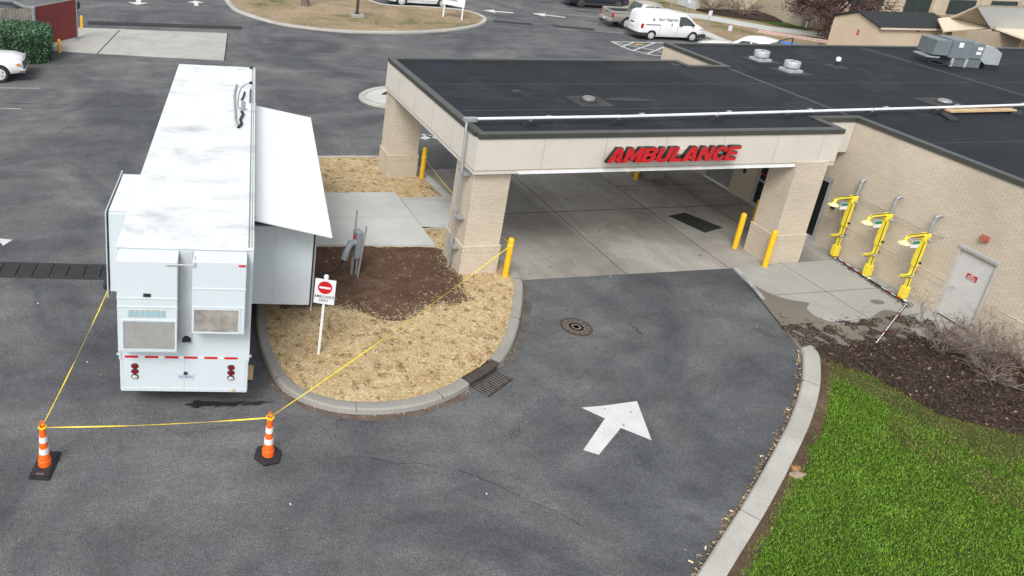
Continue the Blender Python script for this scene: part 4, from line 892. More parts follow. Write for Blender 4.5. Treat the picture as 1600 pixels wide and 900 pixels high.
# ---- emergency showers
def shower(x, y, lab):
    t = thing('emergency_shower', lab, 'emergency shower', (x, y, .05), 0, 'yellow emergency showers along the brick wall')
    c = MB(); c.box((-.05, -.055, 0), (.05, .055, 2.14), YEL2); c.box((-.075, -.08, 1.1), (.07, .08, 1.95), YEL2); c.build('column', t, .02)
    MB().box((-.09, -.09, .05), (.10, .09, .42), YEL2).build('valve_box', t, .02)
    MB().box((-.10, -.075, 1.95), (.12, .085, 2.16), YEL2).build('head_box', t, .02)
    a = MB(); a.tube([(0, 0, 2.12), (-.3, 0, 2.11), (-.58, 0, 2.09), (-.66, 0, 2.05), (-.68, 0, 1.94)], .045, YEL2, 12); a.build('arm', t)
    MB().lathe([(.05, 0), (.07, -.03), (.15, -.07), (.16, -.10), (.02, -.09)], mk('shower_cream', (.80, .72, .38), .4), 24, (-.68, 0, 1.96)).build('shower_head', t)
    MB().tube([(0, 0, .80), (-.3, 0, .79), (-.38, 0, .78)], .042, YEL2, 12).build('eyewash_arm', t)
    MB().lathe([(.03, 0), (.05, .02), (.04, .04)], STEEL, 14, (-.05, -.06, .78), Matrix.Rotation(R(90), 4, 'X')).build('valve', t)
    g = MB(); g.box((-.056, -.070, .2), (-.044, -.056, 1.1), BLACK); g.box((-.084, -.094, 1.1), (-.070, -.081, 1.94), BLACK); g.tube([(.08, -.03, 2.17), (-.06, -.03, 2.168), (-.58, -.03, 2.14), (-.68, -.03, 2.09)], .012, BLACK, 6); g.tube([(-.1, -.046, 2.075), (-.56, -.046, 2.05)], .009, BLACK, 6); g.tube([(-.05, -.045, .83), (-.36, -.04, .82), (-.40, -.04, .78), (-.36, -.04, .74), (-.05, -.045, .75)], .007, BLACK, 6); g.build('seal', t)
    MB().lathe([(.05, 0), (.05, .1), (.03, .11)], STEEL, 14, (.04, -.09, 1.98), Matrix.Rotation(R(90), 4, 'X')).build('flow_switch', t)
    MB().lathe([(.035, 0), (.035, .04)], BLACK, 14, (.03, -.09, 1.25), Matrix.Rotation(R(90), 4, 'X')).build('gauge', t)
    p = MB(); p.tube([(.08, .0, 2.1), (.1, .0, 2.35), (.11, 0, 2.62), (.16, 0, 2.68), (22.4 - x, 0, 2.70)], .042, STEEL, 12); p.tube([(.1, 0, 2.12), (.1, 0, 2.2)], .06, STEEL, 12); p.tube([(.11, 0, 2.58), (.11, 0, 2.66)], .058, STEEL, 12); p.build('supply_pipe', t)
    sg = MB().box((-.40, -.012, 1.70), (-.13, -.004, 1.93), REFL).build('sign_plate', t); MB().box((-.39, -.018, 1.82), (-.14, -.013, 1.92), mk('sign_green', (.02, .22, .12), .5)).build('sign_band', sg)
    MB().tube([(-.22, .03, 1.95), (-.24, .03, 1.5), (-.16, .03, 1.3), (-.22, .03, 1.3), (-.24, .03, 1.5)], .004, STEEL, 5).build('pull_rod', t)
    MB().lathe([(.06, 0), (.05, .03)], WHITE2, 12, (0, -.12, 0)).build('foot', t)
    f = MB()
    for k in range(5): f.obox((22.36 - x, .15 + random.uniform(-.12, .12), .85 + random.uniform(-.1, .12)), (.03, .03, .02), random.random(), random.choice([RED, STEEL, BLACK]))
    f.build('wall_fitting', t)
    return t
shower(22.13, 18.27, 'yellow emergency shower nearest the dark entrance doors')
shower(22.10, 17.01, 'yellow emergency shower standing between the other two')
shower(22.05, 15.73, 'yellow emergency shower nearest the grey door')
tag(MB().tube([(22.3, 18.25, 2.15), (22.3, 17.0, 2.13), (22.28, 15.75, 2.12), (22.36, 15.45, 2.2)], .012, STEEL, 6).build('conduit_line'), 'thin grey conduit linking the three yellow showers along the brick wall', 'conduit')
def stick(name, pts, lab, r=.035, seg=.17):
    mb = MB(); P = smooth_line(pts, 8); L = 0
    for i in range(len(P) - 1):
        d = (P[i + 1] - P[i]); n_ = max(1, int(d.length / .03))
        for k in range(n_):
            a = P[i] + d * k / n_; b = P[i] + d * (k + 1) / n_
            j = int(L / seg) % 2; m_ = BLACK
            mb.tube([a, b], r, m_, 8, False); L += d.length / n_
    o = mb.build(name); top = MB(); L = 0
    d = (Vector(pts[-1]) - Vector(pts[0])); nn = int(d.length / seg)
    return o
def barrier(a, b, lab, ratio, wd=.05):
    a = Vector(a); b = Vector(b); d = b - a; L = d.length; ang_ = math.atan2(d.y, d.x); n_ = int(L / .16); t = thing('floor_barrier', lab, 'floor barrier', (0, 0, 0))
    mb = MB(); mb.obox(tuple((a + b) / 2), (L, wd, .05), ang_, BLACK); mb.build('strip', t, .01)
    for m_, off in ((RED, 0), (REFL, 1)):
        for k in range(n_):
            if random.random() > ratio: continue
            if (k % 2 == off and ratio < 1) or (ratio == 1 and (off == 1 or k % 9 == 5) and not (off == 1 and k % 9 == 5)):
                c = a.lerp(b, (k + .5) / n_); mb = MB(); mb.obox((c.x, c.y, c.z + .027), (L / n_ * (.92 if ratio < 1 else .66), wd * (.7 if ratio < 1 else .5), .006), ang_, m_); mb.build('reflective_tape', t)
barrier((22.12, 18.2, .075), (21.98, 16.9, .075), 'red and white strip on the floor between the first two yellow showers', .9)
barrier((21.98, 16.8, .075), (21.9, 15.5, .075), 'mostly black floor strip with leaves between the last two yellow showers', .35)
barrier((21.85, 15.4, .075), (19.05, 13.78, .085), 'white dashed black strip running from the last shower to the mulch bed', 1.0, .05)

# ---- ground fittings
t = thing('manhole_cover', 'round cast iron manhole cover in the dark driveway asphalt', 'manhole cover', (11.36, 15.6, .002))
MB().lathe([(.42, 0), (.42, .008), (.40, .012), (.36, .012)], IRON, 40).build('frame', t)
MB().lathe([(.345, 0), (.345, .014), (.27, .014), (.27, .011), (.25, .011), (.24, .017), (.2, .017), (.19, .012), (.14, .012), (.13, .018), (.08, .018), (.07, .012), (.01, .012)], IRONL, 40).build('lid', t)
m1 = MB()
for k in range(14):
    a = k * 2 * math.pi / 14; m1.obox((.31 * math.cos(a), .31 * math.sin(a), .0155), (.05, .03, .006), a, IRON)
m1.build('lid_pattern', t)
tag(MB().prism([(18.44, 21.63), (19.25, 21.83), (19.84, 20.6), (18.9, 20.3)], .013, .024, mk('mat_dark', (.022, .026, .024), .95, 0, .2, 10, 120, .3, .4)).build('floor_mat', bevel=.004), 'dark rectangular mat lying on the concrete under the canopy', 'mat')
def hump(p, q, wd, lab, n):
    p = Vector(p); q = Vector(q); d = (q - p); L = d.length; d.normalize(); nn = Vector((-d.y, d.x)); t = thing('speed_hump', lab, 'speed hump', (0, 0, 0), 0, 'black rubber speed humps')
    for k in range(n):
        a = p + d * (L * k / n + .012); b = p + d * (L * (k + 1) / n - .012); mb = MB()
        prof = [(-.5, 0), (-.28, .045), (-.1, .06), (.1, .06), (.28, .045), (.5, 0)]; vs = []
        for c in (a, b):
            for u, z in prof: vs.append((*(c + nn * u * wd), z))
        m_ = 6; mb.add(vs, [(j, j + 1, m_ + j + 1, m_ + j) for j in range(5)] + [(0, 5, 11, 6), tuple(range(6)), tuple(range(11, 5, -1))], HUMP)
        mb.build('segment', t)
HUMP = mk('hump_rubber', (.022, .023, .024), .75, 0, .3, 6, 40, .2, .3)
hump((-9.6, 21.1), (-.35, 19.65), .85, 'black segmented rubber speed hump left of the trailer', 21)
hump((-2.39, 51.11), (7.30, 50.40), 1.15, 'long black segmented speed hump beyond the concrete apron at top left', 24)
hump((26.68, 54.13), (29.44, 53.26), .7, 'short black speed hump beyond the canopy, left of its neighbour', 4)
hump((30.94, 52.74), (33.73, 51.89), .7, 'short black speed hump beyond the canopy, nearest the silver pickup', 5)

# ---- litter, stains
def blob(name, cx, cy, rx, ry, rot, col_mat, z=.0036, n=26, j=.3, lab=None):
    pts = []
    for k in range(n):
        a = 2 * math.pi * k / n; r_ = 1 + j * mnoise(Vector((math.cos(a) * 1.5 + cx, math.sin(a) * 1.5 + cy, 3)))
        u, v = rx * r_ * math.cos(a), ry * r_ * math.sin(a); pts.append((cx + u * math.cos(rot) - v * math.sin(rot), cy + u * math.sin(rot) + v * math.cos(rot)))
    return struct(name, MB().sheet(pts, z, col_mat))
WETA = mk('wet_asphalt', (.022, .023, .024), .55, 0, .3, 5)
blob('damp_patch', *(1.38, 13.86), .3, .12, 0, WETA, j=.9); blob('damp_patch', *(1.92, 13.79), .42, .09, -.05, WETA, z=.0042, j=1.0); blob('damp_patch', *(2.58, 13.74), .3, .07, 0, WETA, j=.9)
DUST = mk('red_dust', (.13, .095, .075), .9, 0, .35, 3, 20, .2)
mb = MB(); ribbon(mb, xy(offs(ol, -.02)[24:58]), xy([p + (offs(ol, -1)[24 + i] - p) * (.10 + .12 * (mnoise(p * 1.3) + .5)) for i, p in enumerate(ol[24:58])]), .0038, DUST); struct('kerb_dust', mb)
mb = MB(); ribbon(mb, xy(offs(ol, -.02)[66:84]), xy([p + (offs(ol, -1)[66 + i] - p) * (.12 + .25 * max(0, mnoise(p * .9) + .4)) for i, p in enumerate(ol[66:84])]), .0038, mk('grey_dust', (.10, .092, .082), .9, 0, .35, 3, 20, .2)); struct('kerb_dust', mb)
LEAFB = mk('leaf_brown', (.055, .033, .023), .8, 0, .5, 3); LEAFT = mk('leaf_tan', (.27, .185, .11), .8, 0, .4, 3); LEAFR = mk('leaf_red', (.13, .045, .03), .8, 0, .4, 3)
STRA = mk('straw_pale', (.70, .57, .37), .8, 0, .2, 9); STRB = mk('straw_gold', (.52, .40, .215), .8, 0, .2, 9); STRD = mk('straw_dark', (.12, .075, .04), .9, 0, .3, 9)

P = scatter(isl_poly, 60000); P = P[~inside(dirt_poly, P) & ~inside([(4.7, 20.4), (9.15, 20.0), (9.15, 24.0), (4.7, 24.2)], P)]
z = np.array([isl_h(x, y) for x, y in P]); nzv = vnoise(P, 2.2, 4.0)
nz4 = vnoise(P, 5.5, 1.0); dark = ((nzv * .6 + nz4 > .30) & (rng.random(len(P)) < .8)) | (rng.random(len(P)) < .04); mi = np.where(dark, 2, rng.integers(0, 2, len(P)))
raw_mesh('straw_litter', slivers(P, z, (.05, .15), (.004, .012), .1), 4, [STRA, STRB, STRD], mi, 'pale straw scattered over the kerbed island', 'straw')
Q = scatter(dirt_poly, 14000); zq = np.array([isl_h(x, y) + .014 for x, y in Q]); mi = rng.choice([0, 1, 2, 3], len(Q), p=[.63, .2, .14, .03])
raw_mesh('soil_litter', slivers(Q, zq, (.015, .055), (.006, .016), .2), 4, [mk('clod', (.13, .078, .052), .9, 0, .4, 9), STRD, LEAFB, STRB], mi, 'brown soil crumbs and twigs beside the pedestal', 'soil')
ring = scatter(dirt_poly, 30000); dd = dist_seg0(ring, np.array(xy(smooth_line(dirt_poly, 4, True)))[:, :2]); ring = ring[(rng.random(len(ring)) < np.exp(-dd / .16)) & (ring[:, 1] < 19.6)]
raw_mesh('straw_litter', slivers(ring, np.array([isl_h(x, y) + .016 for x, y in ring]), (.04, .12), (.004, .011), .1), 4, [STRA, STRB, STRD], rng.integers(0, 3, len(ring)), 'straw thinning out over the rim of the brown soil', 'straw')
# mulch in the bed by the bush
Q = scatter(bed_poly, 26000); zq = np.array([lawn_h(x, y) + .032 for x, y in Q]); mi = rng.choice([0, 1, 2, 3], len(Q), p=[.52, .42, .04, .02])
raw_mesh('bed_litter', slivers(Q, zq, (.025, .075), (.010, .026), .25), 4, [LEAFB, mk('chip_dark', (.035, .024, .018), .9, 0, .4, 9), LEAFT, LEAFR], mi, 'dark leaf mulch around the bare shrubs', 'mulch')
# drift of wet leaves on the yard
Q = scatter([(16.9, 13.8), (21.9, 13.8), (21.9, 15.8), (17.2, 15.6)], 16000)
dens = np.clip(1.15 - (Q[:, 1] - 13.8) * .75 + vnoise(Q, 1.3, 9.) * 1.1, 0, 1) * np.where(Q[:, 1] > 14.9, .10, 1.0) * (vnoise(Q, 3.0, 2.) > -.12); Q = Q[rng.random(len(Q)) < dens]
Q2 = scatter([(21.7, 15.2), (22.1, 15.3), (22.15, 18.1), (21.95, 18.1)], 500); Q = np.vstack([Q, Q2])
raw_mesh('leaf_litter', slivers(Q, .056, (.02, .065), (.012, .028), .08), 4, [LEAFB, mk('chip_dark2', (.03, .017, .012), .8, 0, .4, 9), LEAFR], rng.choice([0, 1, 2], len(Q), p=[.5, .42, .08]), 'dark leaves washed over the damp concrete by the showers', 'leaves')
# tan debris along the lawn kerb
E = []
for i in range(len(e_ol) - 1):
    for k in range(17):
        t_ = random.random(); p = e_ol[i].lerp(e_ol[i + 1], t_); d = (e_ol[i + 1] - e_ol[i]).normalized(); off = -abs(random.gauss(0, .04)) * (1.6 if mnoise(p * 1.7) > .05 else .5) - .01
        E.append((p.x - d.y * off, p.y + d.x * off))
E = np.array(E); raw_mesh('kerb_litter', slivers(E, .004, (.03, .1), (.008, .03), .15), 4, [LEAFT, STRD, STRA], rng.choice([0, 1, 2], len(E), p=[.5, .35, .15]), 'tan dead leaves gathered along the foot of the lawn kerb', 'leaves')
E = []
for i in range(20, len(ol) - 1):
    if gap0 <= i < gap1: continue
    for k in range(6):
        p = ol[i].lerp(ol[i + 1], random.random()); d = (ol[i + 1] - ol[i]).normalized(); off = -abs(random.gauss(0, .05)) - .01; E.append((p.x - d.y * off, p.y + d.x * off))
E = np.array(E); raw_mesh('kerb_litter', slivers(E, .004, (.015, .05), (.004, .014), .15), 4, [STRB, STRD, LEAFB], rng.choice([0, 1, 2], len(E)), 'straw crumbs along the foot of the island kerb', 'leaves')
# loose specks over the asphalt
Q = rng.uniform((-8, 8), (18, 27), (420, 2)); Q = Q[~inside(xy(ol) + [(10.9, 27.6)], Q) & ~inside([(10.9, 18), (22, 18), (22, 27), (10.9, 27)], Q) & ~inside(lawn_poly, Q)]
raw_mesh('loose_leaves', slivers(Q, .006, (.02, .06), (.012, .035), .1), 4, [LEAFT, LEAFR, REFL, STRD], rng.choice([0, 1, 2, 3], len(Q), p=[.3, .2, .05, .45]), 'stray leaves and specks scattered over the asphalt', 'leaves')
# lawn blades
GR1 = mk('grass_green', (.115, .225, .02), .9, 0, .35, 1.1, 30, .2, 0, .05); GR2 = mk('grass_light', (.215, .335, .06), .9, 0, .3, 2, 30, .2, 0, .05); GR3 = mk('grass_dark', (.055, .14, .010), .9, 0, .3, 2, 30, .2, 0, .05); GR4 = mk('grass_brown', (.17, .14, .06), .9, 0, .3, 2, 30, .2, 0, .05)
lp_ = xy(offs(e_ol, .44)) + [(7.5, 4.8), (21.6, 4.8), (21.6, 9.3), (19.9, 9.95), (18.9, 10.5), (18.1, 11.0), (17.9, 12.0), (17.5, 12.9), (17.35, 13.0)]
P = scatter(lp_, 420000)
bedd = np.array([(18.6, 12.2), (18.8, 11.0), (19.4, 10.2), (21, 9.2)])
def dist_seg(P, L):
    D = np.full(len(P), 9e9)
    for a, b in zip(L[:-1], L[1:]):
        d = b - a; t_ = np.clip(((P - a) @ d) / (d @ d), 0, 1); D = np.minimum(D, np.linalg.norm(P - (a + t_[:, None] * d), axis=1))
    return D
bd = dist_seg(P, np.array([(17.3, 13.2), (18.3, 11.6), (19.2, 10.35), (21.5, 9.2)]))
nv = vnoise(P, .7, 3.3); nv2 = vnoise(P, 2.6, 1.1)
brown = np.clip(1.5 - bd / 1.9 + nv * 1.5 + nv2 * .5 - 2.2 * np.exp(-((P[:, 0] - 15.9) ** 2 + (P[:, 1] - 11.9) ** 2) / .7) - 1.6 * np.exp(-((P[:, 0] - 17.6) ** 2 + (P[:, 1] - 12.6) ** 2) / .12), 0, 1)
kd = dist_seg(P, np.array(xy(e_ol))[:, :2]); edge_ = np.clip((kd - .50 + .16 * nv2 + .10 * nv) / .16, 0, 1); keep = (rng.random(len(P)) < (1 - .3 * brown)) & (rng.random(len(P)) < .04 + edge_); P = P[keep]; brown = brown[keep]; nvk = nv[keep]
n = len(P); H_ = rng.uniform(.018, .05, n) * (1 - .35 * brown); a = rng.uniform(0, 2 * np.pi, n); ln = rng.uniform(.2, 1.3, n); W2 = rng.uniform(.005, .011, n)
zz = .11 + .02 * 0
base = np.column_stack([P, np.full(n, .118)]); dx = np.column_stack([np.cos(a), np.sin(a), np.zeros(n)]); px_ = np.column_stack([-np.sin(a), np.cos(a), np.zeros(n)])
tip = base + dx * (H_ * ln)[:, None] + np.column_stack([np.zeros(n), np.zeros(n), H_])
V3 = np.stack([base - px_ * W2[:, None], base + px_ * W2[:, None], tip], 1).reshape(-1, 3)
mi = rng.choice([0, 1, 2], n, p=[.55, .22, .23]); mi = np.where(rng.random(n) < brown * .8, 3, mi)
raw_mesh('lawn_grass', V3, 3, [GR1, GR2, GR3, GR4], mi, 'bright green mown grass at the lower right', 'grass')
# rock and bits at the lawn edge
t = thing('broken_rock', 'pale broken rock with orange side lying in the bare strip behind the lawn kerb', 'rock', (*(13.03, 9.94), .12))
def rock(mb, c, r, mat, seed):
    bm = bmesh.new(); bmesh.ops.create_icosphere(bm, subdivisions=2, radius=1)
    vs = [(c[0] + v.co.x * r[0] * (1 + .8 * mnoise(v.co * 2.2 + Vector((seed, 0, 0)))), c[1] + v.co.y * r[1] * (1 + .8 * mnoise(v.co * 2.2 + Vector((0, seed, 0)))), c[2] + v.co.z * r[2]) for v in bm.verts]
    mb.add(vs, [tuple(v.index for v in f.verts) for f in bm.faces], mat); bm.free()
mb = MB(); rock(mb, (0, 0, .01), (.17, .09, .07), mk('rock_pale', (.30, .23, .17), .8, 0, .3, 6), 1); mb.build('pale_chunk', t)
mb = MB(); rock(mb, (.10, .15, .01), (.13, .09, .07), mk('rock_orange', (.24, .13, .045), .8, 0, .5, 8), 2); mb.build('orange_chunk', t)

# ---- bare shrubs
TWIG = mk('twig_grey', (.19, .15, .125), .85, 0, .35, 4); TWIG2 = mk('twig_dark', (.07, .05, .04), .85, 0, .35, 4)
def branch(mb, p, d, L, r, depth, mat, spread, tips, droop=0.0, nseg=4):
    pts = [p]; q = Vector(p); dd = Vector(d)
    for k in range(nseg):
        dd = (dd + Vector((random.gauss(0, .13), random.gauss(0, .13), random.gauss(0, .08) - droop))).normalized(); q = q + dd * L / nseg; pts.append(q.copy())
    mb.tube(pts, r, mat, 4 if depth < 2 else 3, False, r2=r * .5)
    if depth == 0: tips.append((q, dd)); return
    for k in range(random.choice((2, 3, 3))):
        t_ = random.uniform(.45, 1); b = pts[min(nseg, int(t_ * nseg) + 0)] if nseg else q
        nd = (dd + Vector((random.gauss(0, spread), random.gauss(0, spread), random.gauss(0, spread * .6)))).normalized()
        branch(mb, b, nd, L * random.uniform(.55, .85), r * .55, depth - 1, mat, spread, tips, droop, 3)
def flakes(tips, per, rad, size):
    c = np.repeat(np.array([t_[0] for t_ in tips]), per, 0) + rng.normal(0, rad, (len(tips) * per, 3)); n = len(c)
    a = rng.normal(0, 1, (n, 3)); a /= np.linalg.norm(a, axis=1)[:, None]; b = np.cross(a, rng.normal(0, 1, (n, 3))); b /= np.linalg.norm(b, axis=1)[:, None]
    s = rng.uniform(*size, n)[:, None]
    return np.stack([c - a * s, c + b * s * .6, c + a * s, c - b * s * .6], 1).reshape(-1, 3)
def shrub(x, y, rad, h, stems, lab, z=.13, grp='bare twiggy shrubs', leaf=True, mat=TWIG, depth=3, r0=.015):
    t = thing('bare_shrub', lab, 'shrub', (x, y, z), 0, grp); mb = MB(); tips = []
    for k in range(stems):
        a = random.uniform(0, 2 * math.pi); d = Vector((math.cos(a), math.sin(a), random.uniform(.35, 1.1))).normalized()
        branch(mb, Vector((random.gauss(0, rad * .12), random.gauss(0, rad * .12), 0)), d, rad * random.uniform(.45, .75) * (h / rad * .5 + .5), r0, depth, mat, .45, tips)
    mb.build('branches', t, recalc=False)
    if leaf:
        sel = [tips[i] for i in rng.choice(len(tips), int(len(tips) * .35))]
        raw_mesh('leaf_clusters', flakes(sel, 2, .03, (.012, .028)), 4, [LEAFR, LEAFB, TWIG], rng.integers(0, 3, len(sel) * 2), parent=t)
for k, (x, y, rd, h, st, lb) in enumerate(((20.5, 13.3, 1.2, 1.15, 26, 'bare grey shrub closest to the white dashed floor strip'), (21.45, 12.75, 1.25, 1.2, 28, 'bare grey shrub below the grey door'), (21.85, 11.7, 1.2, 1.15, 26, 'bare grey shrub against the wall at the right edge'), (20.6, 12.0, .8, .7, 16, 'low bare shrub at the front of the mulch bed'))):
    shrub(x, y, rd, h, st, lb)
# ================================================================ FAR OBJECTS
# lamp post, tree trunk, direction sign on the far island
t = thing('lamp_post', 'dark square lamp post on a concrete foot in the far lawn island', 'lamp post', (*(16.03, 53.93), .1))
MB().box((-.09, -.09, .3), (.09, .09, 6.5), mk('post_bronze', (.06, .057, .05), .5, .3)).build('pole', t, .01); MB().box((-.45, -.4, 0), (.45, .4, .28), CONC_DIRTY).build('footing', t, .04)
MB().box((-.16, -.16, .28), (.16, .16, .36), MATS['post_bronze']).build('base_plate', t); MB().box((-.9, -.2, 6.4), (.9, .2, 6.6), MATS['post_bronze']).build('lamp_head', t, .03)
MB().box((.12, -.08, 1.55), (.36, -.05, 1.95), REFL).build('small_sign', t)
BARK = mk('bark_grey', (.16, .12, .10), .9, 0, .4, 2, 12, .25, .5)
def tree(x, y, h, r, lab, lean=(0, 0), crown=True, depth=5, spread=.42, leaves=9, lsize=(.04, .10), name='bare_tree', stems=8, crown_from=.25, trunk_h=1.4, cr=3.0, zr=(.6, 1.3)):
    t = thing(name, lab, 'tree', (x, y, 0)); mb = MB()
    mb.tube([(0, 0, -.1), (.03, 0, .25), (0, .04, trunk_h * .6), (0.02, 0, trunk_h)], [r * 1.5, r * 1.05, r * .95, r], BARK, 12) if False else mb.tube([(0, 0, -.1), (.03, 0, .25), (0, .04, trunk_h * .6), (0.02, 0, trunk_h)], r * 1.25, BARK, 12, r2=r * .85)
    mb.build('trunk', t)
    tips = []; mb = MB()
    for k in range(stems):
        a = 2 * math.pi * (k + random.random() * .6) / stems; d = Vector((math.cos(a) * .75, math.sin(a) * .75, random.uniform(*zr))).normalized()
        branch(mb, Vector((0, 0, trunk_h * .92)), d, cr * random.uniform(.42, .6), r * .45, depth, TWIG2 if name != 'bare_tree' else BARK, spread, tips)
    mb.build('crown', t, recalc=False)
    if leaves:
        raw_mesh('leaf_clusters', flakes(tips, leaves, .13, lsize), 4, [mk('autumn_leaf', (.15, .075, .065), .8, 0, .4, 1.5), mk('autumn_leaf_dark', (.08, .045, .042), .8, 0, .4, 1.5)], rng.integers(0, 2, len(tips) * leaves), parent=t)
tree(*(13.06, 57.83), 6, .3, 'bare tree trunk rising from the grass of the far lawn island', depth=3, leaves=0, stems=5, trunk_h=3.2, cr=3)
tree(*(53.13, 50.65), 5, .26, 'spreading tree with dull red brown leaves behind the dark roof', depth=5, leaves=5, name='autumn_tree', stems=14, trunk_h=1.5, cr=4.4, lsize=(.04, .10), zr=(.22, .9), spread=.5)
t = thing('direction_sign', 'white two-post direction sign with grey lines of writing on the far island', 'sign', (23.5, 54.3, .1), R(-52))
MB().box((-.82, -.05, 0), (-.74, .05, 2.6), WHITE2).build('post', t); MB().box((.74, -.05, 0), (.82, .05, 2.6), WHITE2).build('post', t)
pn = MB().box((-.9, -.08, .95), (.9, -.055, 2.6), REFL).build('panel', t)
for k, s in enumerate(('Hospital', 'Main Entrance', 'Visitor Parking', 'Rehabilitation')): text_mesh('panel_text', s, .2, mk('sign_grey_text', (.25, .24, .24), .5) if k < 3 else LEAFR, pn, (-.78, -.085, 2.25 - k * .3), (R(90), 0, 0), .002, .002, align='LEFT')
t = thing('wooden_fence', 'weathered grey board fence behind the green hedge', 'fence', (0, 0, 0))
FW = mk('weathered_board', (.20, .18, .16), .9, 0, .4, 2.5, 14, .25, .3)
for k in range(44): MB().box((-4.95 - k * .165, 44.28 + .004 * (k % 2), 0), (-5.1 - k * .165, 44.31 + .004 * (k % 2), 2.22 + random.uniform(-.04, .04)), FW).build('board', t)
MB().lathe([(.1, 0), (.1, 2.3), (.06, 2.34)], GREYM, 12, (-4.85, 44.25, 0)).build('post', t)
t = thing('screened_gate', 'tall gate panel with dark red privacy slats beside the board fence', 'gate', (-4.8, 44.3, 0), math.atan2(2.43, 2.01))
SL = mk('slat_red', (.25, .05, .045), .7, 0, .15, 1, 30, .15)
MB().box((.03, -.012, .12), (3.12, .012, 2.3), SL).build('slat_screen', t)
mb = MB()
for k in range(60):
    xx = .03 + k * .052; 
    mb.obox((min(max(xx, .1), 3.05), -.016, 1.2), (.006, .004, 2.15), 0, mk('slat_dark', (.12, .022, .022), .7))
mb.build('slat_weave', t)
fr = MB(); fr.tube([(.0, 0, .1), (0, 0, 2.33)], .03, STEEL, 8); fr.tube([(3.15, 0, .05), (3.15, 0, 2.35)], .045, STEEL, 8); fr.tube([(0, 0, 2.32), (3.15, 0, 2.32)], .022, STEEL, 8); fr.tube([(0, 0, .12), (3.15, 0, .12)], .022, STEEL, 8); fr.build('frame', t)
mb = MB(); mb.box((3.2, .1, 0), (3.35, .35, 1.9), BLACK); mb.obox((3.4, .2, 1.9), (.3, .3, .4), .4, BLACK); mb.build('latch_post', t, .03)
# hedge
t = thing('clipped_hedge', 'dense green clipped juniper hedge between white pickup and board fence', 'hedge', (0, 0, 0))
bm = bmesh.new(); bmesh.ops.create_cube(bm, size=1); bmesh.ops.subdivide_edges(bm, edges=bm.edges[:], cuts=14, use_grid_fill=True)
hx0, hx1, hy0, hy1, hh = -12.0, -4.15, 41.2, 44.1, 1.55
hv = []
for v in bm.verts:
    p = Vector((hx0 + (v.co.x + .5) * (hx1 - hx0), hy0 + (v.co.y + .5) * (hy1 - hy0), (v.co.z + .5) * hh))
    k = (abs(v.co.x) * 2) ** 8 + (abs(v.co.y) * 2) ** 6 + (max(v.co.z, 0) * 2) ** 8; s = 1 - .05 * max(0, k - 1)
    c0 = Vector(((hx0 + hx1) / 2, (hy0 + hy1) / 2, hh / 2)); p = c0 + (p - c0) * s
    p += (p - c0).normalized() * .15 * mnoise(p * 1.5); v.co = p
HG = mk('hedge_inner', (.02, .045, .022), .9, 0, .4, 3); HL1 = mk('hedge_leaf', (.05, .125, .06), .8, 0, .4, 1.3); HL2 = mk('hedge_leaf_light', (.11, .225, .115), .8, 0, .3, 1.3)
bmesh.ops.recalc_face_normals(bm, faces=bm.faces); me = bpy.data.meshes.new('hedge_core'); bm.to_mesh(me); me.materials.append(HG); me.update()
P3 = []; N3 = []
for f in bm.faces:
    c = f.calc_center_median(); nn = f.normal
    if c.x < -9 or nn.z < -.5: continue
    for k in range(max(1, int(f.calc_area() * 750))): P3.append(c + Vector((random.uniform(-.28, .28), random.uniform(-.12, .12), random.uniform(-.07, .07))) + nn * random.uniform(-.06, .1)); N3.append(nn)
bm.free(); ho = bpy.data.objects.new('core', me); COL.objects.link(ho); ho.parent = t
raw_mesh('foliage', flakes([(p, None) for p in P3], 1, .02, (.03, .08)), 4, [HL1, HL2, HG], rng.choice([0, 1, 2], len(P3), p=[.5, .32, .18]), parent=t)

# ---- vehicles
CP = {}
def paint(name, col, metal=.0, rough=.25):
    m = mk(name, col, rough, metal, .03, 2, 10, .01)
    b = m.node_tree.nodes['Principled BSDF']; b.inputs['Coat Weight'].default_value = .5; b.inputs['Coat Roughness'].default_value = .08
    return m
PW = paint('car_white', (.74, .75, .76)); PD = paint('car_navy', (.018, .022, .035)); PS = paint('car_silver', (.42, .40, .36), .5, .35); PB = paint('car_black', (.015, .015, .016))
TYRE = mk('tyre', (.02, .02, .021), .8); RIM = mk('rim_silver', (.62, .63, .64), .35, .3); RIMD = mk('rim_dark', (.10, .10, .105), .35, .6); CHROME = mk('chrome', (.6, .6, .6), .15, .95, .05); BUMP_ = mk('bumper_black', (.03, .032, .034), .6)
HEADL = mk('headlight_glass', (.55, .57, .58), .1, .2, .15, 8); AMB = mk('amber_lens', (.6, .2, .03), .2); TL_ = mk('tail_red', (.4, .01, .015), .2); WGL = mk('car_glass', (.03, .045, .045), .06, 0, .15, 2, 6, .05, 0, .8)
def loft(st):
    """st rows: x, z_bottom, z_belt, half_width, z_roof, half_width_roof"""
    vs = []; N = 13
    for (x, zb, zs, hw, zr, hr) in st:
        half = [(hw * .90, zb), (hw * .985, zb + (zs - zb) * .25), (hw, zb + (zs - zb) * .6), (hw * .985, zs), (hr + (hw * .985 - hr) * .12, zs + (zr - zs) * .86), (hr * .93, zr - .015 * (zr > zs + .1))]
        ring = [(x, -a, b) for a, b in half] + [(x, 0, zr + .025)] + [(x, a, b) for a, b in half[::-1]]
        vs += ring
    fs = []
    for i in range(len(st) - 1):
        for k in range(N): fs.append((i * N + k, i * N + (k + 1) % N, (i + 1) * N + (k + 1) % N, (i + 1) * N + k))
    fs.append(tuple(range(N - 1, -1, -1))); fs.append(tuple((len(st) - 1) * N + k for k in range(N)))
    return vs, fs
